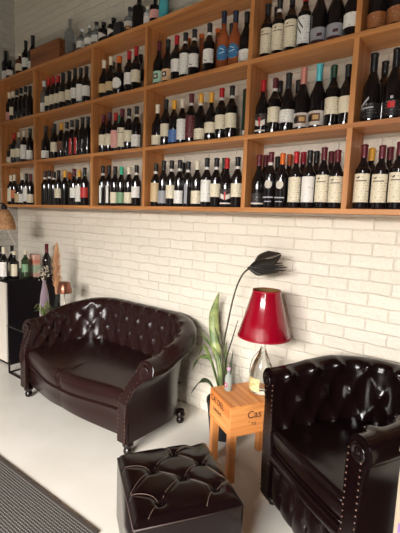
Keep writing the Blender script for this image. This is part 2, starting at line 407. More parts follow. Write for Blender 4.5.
grid('tufted_apron', P, M_LEATHER2, arm)
bb = lathe_me('apron_button', [(.0001, .006), (.006, .0055), (.0095, .003), (.011, -.004)], 12, M_LEATHER2, capt=False)
for k in range(nb_+1):
    x = (k-.5-nb_/2+.0)*.5/nb_ + .05*0
    ph = x/.5*nb_+.5
    if abs(x) < .24:
        o = link('apron_button', bb, None, arm, False); o.location = (x, af(x)+.014, .165); o.rotation_euler = (PI/2, 0, 0)
box('underframe', -.24, .24, -.31, .16, .07, .30, M_BLACK, arm, .01)
for x, y in ((-.29, -.30), (.29, -.30), (-.22, .22), (.22, .22)): ball_foot(arm, x, y, .058, .024)

# footstool
oa = math.atan2(.834, .552)-PI/2
ott = empty('footstool', (-.951, -1.103, 0), R(-33), 'low square leather footstool with worn pale tufting creases', 'footstool')
ott.scale = (1.05, 1.02, 1.0)
h = .205
# local axes: x from the far-left edge to the right, y towards the wall
BT = [(-.172, .128), (-.123, .023), (-.035, .114), (-.036, -.085), (.033, .02), (.116, .121), (.131, -.092)]
ED = [(-.19, .0), (-.1, -.19), (.06, -.19), (.19, -.15), (.19, .06), (.08, .19), (-.1, .19), (-.19, .185)]
BT_ALL = BT+ED
def oz(x, y):
    ex = max(abs(x), abs(y))/.2; z = .375+.022*(1-abs(x/.2)**4)*(1-abs(y/.2)**4)
    for bx_, by_ in BT: z -= .017*math.exp(-((x-bx_)**2+(y-by_)**2)/(2*.016**2))
    for (p1, p2) in CR:
        ax, ay = BT_ALL[p1]; cx, cy = BT_ALL[p2]; dx, dy = cx-ax, cy-ay; L2 = dx*dx+dy*dy; t = max(0, min(1, ((x-ax)*dx+(y-ay)*dy)/L2))
        d = math.hypot(x-ax-dx*t, y-ay-dy*t); z -= .0035*math.exp(-(d/.009)**2)
    return z
CR = [(0, 1), (1, 2), (1, 3), (2, 4), (3, 4), (4, 5), (4, 6), (1, 7), (3, 8), (3, 9), (6, 9), (6, 10), (5, 11), (5, 12), (2, 12), (2, 13), (0, 14)]
P = []; n = 72
for i in range(n+1):
    row = []
    for j in range(n+1):
        x = -.2+.4*i/n; y = -.2+.4*j/n; row.append(Vector((x, y, oz(x, y)-.02*smooth01((max(abs(x), abs(y))-.178)/.022)**2)))
    P.append(row)
grid('tufted_top', P, M_LEATHER2, ott)
bm = bmesh.new(); add_box(bm, -.203, .203, -.203, .203, .075, .362, .014); from_bm('upholstered_base', bm, M_LEATHER2, ott, True)
M_WORN = pm('worn_leather_edge', srgb(140, 118, 106), .5)
for (p1, p2) in CR:
    (ax, ay), (cx, cy) = BT_ALL[p1], BT_ALL[p2]; mx_, my_ = (ax+cx)/2+(cy-ay)*.12, (ay+cy)/2-(cx-ax)*.12
    pts = []
    for k in range(9):
        t = .03+.94*k/8; x = (1-t)**2*ax+2*t*(1-t)*mx_+t*t*cx; y = (1-t)**2*ay+2*t*(1-t)*my_+t*t*cy
        pts.append((x, y, oz(x, y)+.0002))
    tag(tube('crease_seam', pts, .00065, M_WORN, ott, 5, 1), 'pale worn crease')
ob = lathe_me('button', [(.0001, .006), (.006, .0055), (.0095, .003), (.011, -.004)], 12, M_LEATHER2, capt=False)
for bx_, by_ in BT: o = link('button', ob, None, ott, False); o.location = (bx_, by_, oz(bx_, by_)+.004)
tube('piping', [(-.2, -.2, .352), (.2, -.2, .352), (.2, .2, .352), (-.2, .2, .352), (-.2, -.2, .352)], .004, pm('worn_piping', (.05, .032, .028), .45), ott, 6, 1)
for x in (-.17, .17):
    for y in (-.17, .17): ball_foot(ott, x, y, .078, .022)

# ---------------------------------------------------------------- crate side table
ct = empty('side_table', (-1.064, -.353, 0), math.atan2(-.488, .873), 'pine wine-crate side table on four legs under the red lamp', 'table')
cw, cd, zt, zb = .13, .18, .438, .268
M_INK = pm('stencil_ink', (.055, .02, .014), .8)
box('crate_lid', -cw, cw, -cd, cd, zt-.009, zt, M_CRATE, ct, .0012)
for sgn in (-1, 1):
    for k in range(2):
        z0 = zb+(zt-.009-zb)*k/2; z1 = zb+(zt-.009-zb)*(k+1)/2-.0012
        box('side_plank', -cw if sgn < 0 else cw-.010, -cw+.010 if sgn < 0 else cw, -cd, cd, z0, z1, wood('pine_side_%d%d' % (sgn, k), srgb(230, 158, 90), srgb(196, 114, 54), 1, .5, 1.3), ct, .001)
        box('end_plank', -cw+.0105, cw-.0105, -cd if sgn < 0 else cd-.010, -cd+.010 if sgn < 0 else cd, z0, z1, M_CRATE, ct, .001)
box('crate_bottom', -cw+.011, cw-.011, -cd+.011, cd-.011, zb, zb+.008, M_CRATE, ct)
for x in (-1, 1):
    for y in (-1, 1):
        x0, x1 = sorted((x*(cw-.004), x*(cw-.044))); y0, y1 = sorted((y*(cd-.004), y*(cd-.044)))
        box('leg', x0, x1, y0, y1, 0, zb, M_CRATEZ, ct, .0015)
# In local axes the end facing the sofa is -x/-y; stencils stand on the two visible faces
text('stencil', 'CA\u2019 DEL', .046, M_INK, ct, Matrix.Translation((-cw+.012, -cd-.0008, .378)) @ Matrix.Rotation(PI/2, 4, 'X'))
text('stencil', 'LANGHE', .026, M_INK, ct, Matrix.Translation((-cw+.05, -cd-.0008, .330)) @ Matrix.Rotation(PI/2, 4, 'X'))
text('stencil', 'Cas', .058, M_INK, ct, Matrix.Translation((cw+.0008, -cd+.10, .358)) @ Matrix.Rotation(PI/2, 4, 'Z') @ Matrix.Rotation(PI/2, 4, 'X'))
text('stencil', '\u2019 ru', .034, M_INK, ct, Matrix.Translation((cw+.0008, -cd+.11, .318)) @ Matrix.Rotation(PI/2, 4, 'Z') @ Matrix.Rotation(PI/2, 4, 'X'))

# ---------------------------------------------------------------- red lamp
M_GLASS = pm('clear_glass', (.93, .96, .93), .03, trans=1, ior=1.3)
M_REDSH = pm('glossy_red_shade', (.25, .002, .013), .14, coat=.3)
lp = empty('table_lamp', (-1.022, -.292, zt+.001), 0, 'red conical shade lamp with clear glass bottle base on the crate table', 'lamp')
prof = [(.012, .004), (.060, .002), (.067, .012), (.068, .08), (.064, .12), (.053, .16), (.036, .20), (.021, .235), (.013, .255), (.012, .275)]
lathe('bottle_base', prof, M_GLASS, lp, seg=32, capt=False)
lb = lathe_me('base_label', [(.0686, .018), (.0692, .03), (.0690, .080), (.0676, .092)], 16, pm('yellowed_paper', srgb(226, 212, 160), .7, var=(60, srgb(190, 170, 110))), capb=False, capt=False, a0=R(190), a1=R(290))
link('base_label', lb, None, lp, False)
lathe('cork', [(.010, .262), (.0125, .264), (.0125, .285), (.009, .29)], pm('pale_cork', srgb(236, 230, 214), .6), lp)
tube('cord', [(-.004, -.006, .285), (-.016, -.012, .24), (-.05, -.02, .19), (-.070, -.015, .12), (-.073, .0, .06), (-.085, .03, .004), (-.09, .10, .004)], .0018, M_BLACK, lp, 6)
ZB_, ZT_ = .322, .588
lathe('socket', [(.012, .285), (.014, .29), (.014, .35), (.008, .36)], M_BRASS, lp)
me = lathe_me('shade', [(.146, ZB_), (.1475, ZB_+.004), (.0765, ZT_-.003), (.0755, ZT_), (.0735, ZT_), (.144, ZB_)], 48, M_REDSH, capb=False, capt=False); link('shade', me, None, lp, True)
me = lathe_me('shade_lining', [(.1435, ZB_+.001), (.0730, ZT_-.001)], 48, pm('brass_lining', (.35, .22, .09), .35, metal=.6), capb=False, capt=False); link('shade_lining', me, None, lp, True)
for zz, rr in ((ZB_+.004, .1475), (ZT_-.004, .0770)):
    lathe('shade_trim', [(rr, zz-.004), (rr+.0016, zz-.003), (rr+.0010, zz+.005), (rr-.001, zz+.005)], pm('red_trim', (.3, .003, .012), .4), lp, seg=48, capb=False, capt=False)
tube('shade_spider', [(-.074, 0, ZT_-.01), (0, 0, ZT_-.012), (.074, 0, ZT_-.01)], .0018, M_BRASS, lp, 6, 1)
tube('shade_rod', [(0, 0, .355), (0, 0, ZT_-.012)], .0025, M_BRASS, lp, 6, 1)

# ---------------------------------------------------------------- little bottle on the table
lbt = empty('glass_bottle', (-1.165, -.415, zt), 0, 'small pale green glass bottle with pink stopper on the crate table', 'bottle')
lathe('bottle_body', [(.018, .002), (.0215, .005), (.0215, .075), (.019, .088), (.010, .102), (.008, .108), (.008, .120)], pm('green_tint_glass', (.62, .68, .62), .06, trans=.6, ior=1.3), lbt)
lathe('stopper', [(.009, .118), (.0125, .123), (.0125, .134), (.008, .140)], pm('pink_stopper', srgb(190, 150, 172), .35), lbt)
me = lathe_me('logo_disc', [(.0222, .028), (.0224, .052)], 8, pm('crimson_print', srgb(168, 50, 92), .5), capb=False, capt=False, a0=R(228), a1=R(288)); link('logo_disc', me, None, lbt, True)
me = lathe_me('logo_heart', [(.0228, .036), (.0228, .044)], 4, pm('pale_print', srgb(240, 220, 226), .5), capb=False, capt=False, a0=R(248), a1=R(272)); link('logo_heart', me, None, lbt, True)
tube('wire_clip', [(.0, -.009, .112), (-.012, -.006, .118), (-.0135, 0, .132), (0, .004, .142), (.0135, 0, .132), (.012, -.006, .118), (0, -.009, .112)], .0011, M_BLACK, lbt, 5, 3)

# ---------------------------------------------------------------- plants
def leafmat(n, a, b): return pm(n, a, .42, var=(14, b))
LG = leafmat('green_leaf', srgb(120, 136, 70), srgb(70, 92, 44)); LD = leafmat('dark_leaf', srgb(62, 70, 40), srgb(38, 46, 28)); LP = leafmat('pale_leaf', srgb(158, 166, 104), srgb(96, 116, 60))
LK = pm('dried_leaf', (.018, .014, .010), .45, bump=(60, .3)); LST = pm('olive_stalk', srgb(64, 62, 40), .5)
def blade(name, pts, widths, side, mat, parent, fold=.25, sm=5, thick=.0014):
    pts = [Vector(p) for p in pts]; side = Vector(side).normalized(); Q = []; Ws = []
    for i in range(len(pts)-1):
        p0 = pts[max(i-1, 0)]; p1 = pts[i]; p2 = pts[i+1]; p3 = pts[min(i+2, len(pts)-1)]
        for s_ in range(sm):
            t = s_/sm; Q.append(.5*((2*p1)+(p2-p0)*t+(2*p0-5*p1+4*p2-p3)*t*t+(3*p1-p0-3*p2+p3)*t**3)); Ws.append(widths[i]*(1-t)+widths[i+1]*t)
    Q.append(pts[-1]); Ws.append(widths[-1]); P = []
    for i, q in enumerate(Q):
        d = (Q[min(i+1, len(Q)-1)]-Q[max(i-1, 0)]).normalized(); sd = (side-d*side.dot(d)).normalized(); nm = d.cross(sd); w = Ws[i]/2
        P.append([q+sd*w*c+nm*w*fold*abs(c) for c in (-1, -.6, -.25, 0, .25, .6, 1)])
    return grid(name, P, mat, parent, thick=thick)
pl = empty('potted_plant', (-1.335, -.18, 0), 0, 'tall leafy plant in dark pot between sofa and crate table', 'plant')
o_ = Vector((-1.335, -.18, 0))
def lo(*p): return [tuple(Vector(q)-o_) for q in p]
lathe('pot', [(.085, .002), (.092, .006), (.118, .225), (.122, .23), (.122, .25), (.114, .25), (.108, .222)], pm('charcoal_pot', (.022, .021, .026), .45), pl, seg=32, capt=False)
lathe('soil', [(.109, .215), (.108, .224), (.02, .23)], pm('potting_soil', (.02, .013, .009), .95, bump=(90, .8)), pl, seg=24)
tube('stalk', lo((-1.345, -.19, .22), (-1.369, -.18, .557), (-1.355, -.16, .755), (-1.32, -.15, .955), (-1.268, -.15, 1.076), (-1.2, -.16, 1.128)), [.0075, .006, .0055, .005, .0055, .006], LST, pl)
blade('drooping_leaf', lo((-1.215, -.16, 1.122), (-1.17, -.165, 1.150), (-1.11, -.17, 1.168), (-1.05, -.18, 1.180), (-.993, -.2, 1.222)), [.012, .045, .055, .045, .004], (.25, -.5, 1), LK, pl, .5)
blade('drooping_leaf', lo((-1.2, -.15, 1.13), (-1.165, -.15, 1.170), (-1.10, -.16, 1.195), (-1.0, -.19, 1.225)), [.01, .07, .08, .006], (.1, 1, .8), LK, pl, .5)
for k, (dx, dz, l_) in enumerate(((0, 0, .25), (.01, .022, .23), (-.01, -.016, .2), (.02, .034, .22), (-.02, .01, .15), (.0, -.03, .13), (.03, .012, .24))):
    bx_ = Vector((-1.215, -.165-.004*k, 1.125)); e = bx_+Vector((l_*1.02, -.03+.01*k, .012+dz*1.1)); mdl = (bx_+e)/2+Vector((0, 0, dz*.4-.012))
    blade('dried_bract', [tuple(v-o_) for v in (bx_, mdl, e)], [.010, .020, .004], (0, .4, 1), LK, pl, .3)
blade('leaf', lo((-1.36, -.18, .22), (-1.42, -.145, .442), (-1.478, -.12, .60), (-1.512, -.10, .763), (-1.477, -.1, .925)), [.012, .035, .068, .064, .004], (.8, .5, 0), LP, pl)
blade('leaf', lo((-1.35, -.18, .22), (-1.43, -.2, .46), (-1.475, -.22, .512), (-1.525, -.24, .493), (-1.556, -.26, .41)), [.008, .014, .032, .036, .003], (.2, .9, .5), LG, pl)
blade('leaf', lo((-1.37, -.2, .22), (-1.425, -.22, .337), (-1.469, -.25, .361), (-1.502, -.28, .326), (-1.526, -.3, .265)), [.008, .018, .034, .03, .003], (.2, .9, .5), LD, pl)
blade('leaf', lo((-1.35, -.18, .22), (-1.418, -.15, .483), (-1.521, -.13, .571), (-1.62, -.12, .64)), [.008, .016, .02, .003], (.3, .2, .9), LG, pl)
blade('leaf', lo((-1.35, -.18, .22), (-1.371, -.15, .502), (-1.445, -.12, .593), (-1.507, -.1, .701)), [.006, .008, .010, .003], (.8, .3, 0), LD, pl)
blade('leaf', lo((-1.35, -.18, .22), (-1.329, -.2, .506), (-1.286, -.21, .663), (-1.243, -.22, .80)), [.006, .007, .008, .003], (.8, .3, 0), LK, pl)
blade('leaf', lo((-1.36, -.18, .22), (-1.406, -.22, .438), (-1.484, -.2, .548), (-1.518, -.2, .57), (-1.549, -.2, .50)), [.008, .014, .022, .026, .003], (.2, .9, .4), LG, pl)
blade('leaf', lo((-1.33, -.18, .22), (-1.328, -.15, .426), (-1.331, -.12, .56)), [.008, .022, .003], (.8, .3, 0), LD, pl)
blade('leaf', lo((-1.37, -.17, .22), (-1.41, -.15, .40), (-1.43, -.13, .52)), [.01, .03, .003], (.8, .4, 0), LG, pl)
blade('leaf', lo((-1.37, -.15, .22), (-1.385, -.12, .42), (-1.40, -.1, .60)), [.01, .028, .003], (.8, .4, 0), LG, pl)

# ---------------------------------------------------------------- bar counter
bar = empty('bar_counter', (-3.86, -.36, 0), 0, 'black bar counter with pale front panel at the left wall', 'counter')
box('carcass', -.36, .372, -.172, .345, .0, .772, M_BAR, bar, .002)
box('counter_top', -.372, .378, -.190, .350, .772, .790, M_BAR, bar, .002)
tag(box('front_panel', -.36, .355, -.187, -.172, .03, .770, pm('pale_panel', srgb(206, 198, 186), .5), bar, .001), 'pale grey front panel')
# slim metal table tucked behind the sofa arm
st = empty('metal_table', (-3.12, -.415, 0), 0, 'thin black metal frame table between bar and sofa', 'table')
for x in (-.2, .2):
    for y in (-.2, .2): box('leg', x-.006, x+.006, y-.006, y+.006, 0, .418, M_BLACK, st)
for y in (-.2, .2): box('rail', -.2, .2, y-.006, y+.006, .0005, .012, M_BLACK, st)
for x in (-.2, .2): box('rail', x-.006, x+.006, -.2, .2, .0005, .012, M_BLACK, st)
box('table_top', -.208, .208, -.208, .208, .418, .43, M_BLACK, st, .002)
# lilac vase with dried flowers
vx, vy = -3.125, -.392
vz = empty('bottle_vase', (vx, vy, .43), 0, 'lilac glass bottle vase on the black metal table', 'vase')
lathe('vase_body', [(.030, .002), (.040, .01), (.043, .10), (.040, .20), (.032, .28), (.018, .35), (.013, .38), (.015, .40)], pm('lilac_glass', (.40, .30, .36), .1, trans=.45, ior=1.3), vz, capt=False)
fl = empty('dried_flower_sprig', (vx, vy, .80), 0, 'sprig of small white dried flowers standing in the lilac vase', 'flowers')
M_FLW = pm('dry_white_flower', srgb(200, 190, 170), .8); M_STM = pm('dry_stem', srgb(92, 86, 60), .8)
rnd = random.Random(3)
bm = bmesh.new(); tips = []
for k in range(46):
    an = rnd.random()*2*PI; rr = rnd.random()**.5*.05; z = .03+rnd.random()*.12
    bmesh.ops.create_icosphere(bm, subdivisions=1, radius=.005+rnd.random()*.004, matrix=Matrix.Translation((rr*math.cos(an), rr*math.sin(an), z)))
    if k % 3 == 0: tips.append((rr*math.cos(an), rr*math.sin(an), z))
tag(from_bm('blossom', bm, M_FLW, fl, True), kind='stuff')
for t in tips[:10]: tube('stem', [(0, 0, -.10), (t[0]*.2, t[1]*.2, 0), t], .0012, M_STM, fl, 5, 2)
# spiky air plant
sp = empty('air_plant', (-3.00, -.47, .43), 0, 'spiky green air plant in a pale pot in front of the lilac vase', 'plant')
lathe('pot', [(.026, .001), (.034, .10), (.036, .105), (.030, .105)], pm('clay_white', srgb(190, 180, 170), .6), sp)
for k in range(22):
    an = 2*PI*k/22+rnd.random()*.2; l_ = .05+rnd.random()*.035; up_ = .02+rnd.random()*.09; c, s_ = math.cos(an), math.sin(an)
    blade('leaf', [(c*.01, s_*.01, .10), (c*l_*.5, s_*l_*.5, .13+up_), (c*l_, s_*l_, .14+up_*.5)], [.010, .008, .001], (-s_, c, 0), LG if k % 3 else LP, sp, .3, 3)
# pampas in a slim dark vase
px_, py_ = -3.13, -.268
dv = empty('slim_vase', (px_, py_, .43), 0, 'slim dark glass vase holding the peach pampas plume', 'vase')
lathe('vase_body', [(.025, .001), (.030, .01), (.030, .16), (.016, .22), (.014, .26)], pm('smoked_glass', (.03, .035, .03), .1, trans=.2), dv, capt=False)
pp = empty('pampas_plume', (px_, py_, .69), 0, 'peach-coloured dried pampas plume in the slim dark vase', 'plume')
tube('stem', [(0, 0, -.20), (.0, 0, 0), (.004, 0, .12)], .002, M_STM, pp, 6, 2)
bm = bmesh.new()
for k in range(420):
    t = rnd.random(); z = -.02+.44*t; r_ = .052*math.sin(PI*min(1, t*.93+.06))**.6*(.3+.7*rnd.random()); an = rnd.random()*2*PI
    b0 = Vector((r_*.3*math.cos(an), r_*.3*math.sin(an), z)); e = Vector((r_*math.cos(an), r_*math.sin(an), z+.035+.02*rnd.random())); w = Vector((-math.sin(an), math.cos(an), 0))*.003
    v = [bm.verts.new(q) for q in (b0-w, b0+w, e+w*.5, e-w*.5)]; bm.faces.new(v); 
    w2 = Vector((math.cos(an), math.sin(an), 0))*.003; v = [bm.verts.new(q) for q in (b0-w2, b0+w2, e+w2*.5, e-w2*.5)]; bm.faces.new(v)
me = bpy.data.meshes.new('plume'); bm.to_mesh(me); bm.free(); tag(link('plume', me, pm('peach_plume', srgb(226, 180, 138), .9), pp, False), kind='stuff')
# copper lamp
cl = empty('cordless_lamp', (-2.985, -.285, .43), 0, 'small copper mushroom-shade lamp between pampas plume and sofa back', 'lamp')
M_COP = pm('copper', (.30, .12, .075), .32, metal=.85)
lathe('lamp_base', [(.045, .001), (.048, .006), (.046, .012), (.008, .016)], M_COP, cl)
lathe('pole', [(.006, .012), (.006, .31)], pm('brushed_steel', (.62, .56, .50), .35, metal=.8), cl)
lathe('lamp_shade', [(.062, .295), (.063, .298), (.046, .385), (.040, .390), (.0001, .392)], M_COP, cl, capb=False, capt=False, seg=32)
# tan shade on a black arm
wl = empty('wall_lamp', (-3.66, -.47, 1.245), 0, 'tan woven cone lampshade hanging from black arm above the bar', 'lamp')
M_TAN = pm('tan_rattan', srgb(198, 152, 108), .7, bump=(120, .5), var=(40, srgb(160, 112, 72)))
lathe('lamp_shade', [(.098, 0), (.099, .004), (.090, .06), (.070, .12), (.042, .17), (.022, .185), (.020, .182), (.040, .165), (.068, .118), (.088, .058), (.096, .002)], M_TAN, wl, seg=32, capb=False, capt=False)
lathe('shade_cap', [(.024, .18), (.026, .185), (.026, .215), (.016, .225)], M_BLACK, wl)
lathe('bulb', [(.0001, .05), (.02, .06), (.028, .09), (.02, .12), (.012, .15), (.012, .19)], pm('frosted_bulb', (.8, .78, .7), .4), wl, capb=False)
tube('arm', [(0, 0, .22), (-.03, 0, .235), (-.30, 0, .235), (-.572, 0, .235)], .008, M_BLACK, wl, 8, 2)
box('wall_plate', -.579, -.566, -.03, .03, .19, .28, M_BLACK, wl, .002)
tube('cord', [(-.02, -.02, .19), (.03, .0, .03), (.06, .02, -.05), (.10, .05, -.14)], .0018, pm('white_cord', (.8, .78, .74), .5), wl, 5, 3)

# items at the right edge


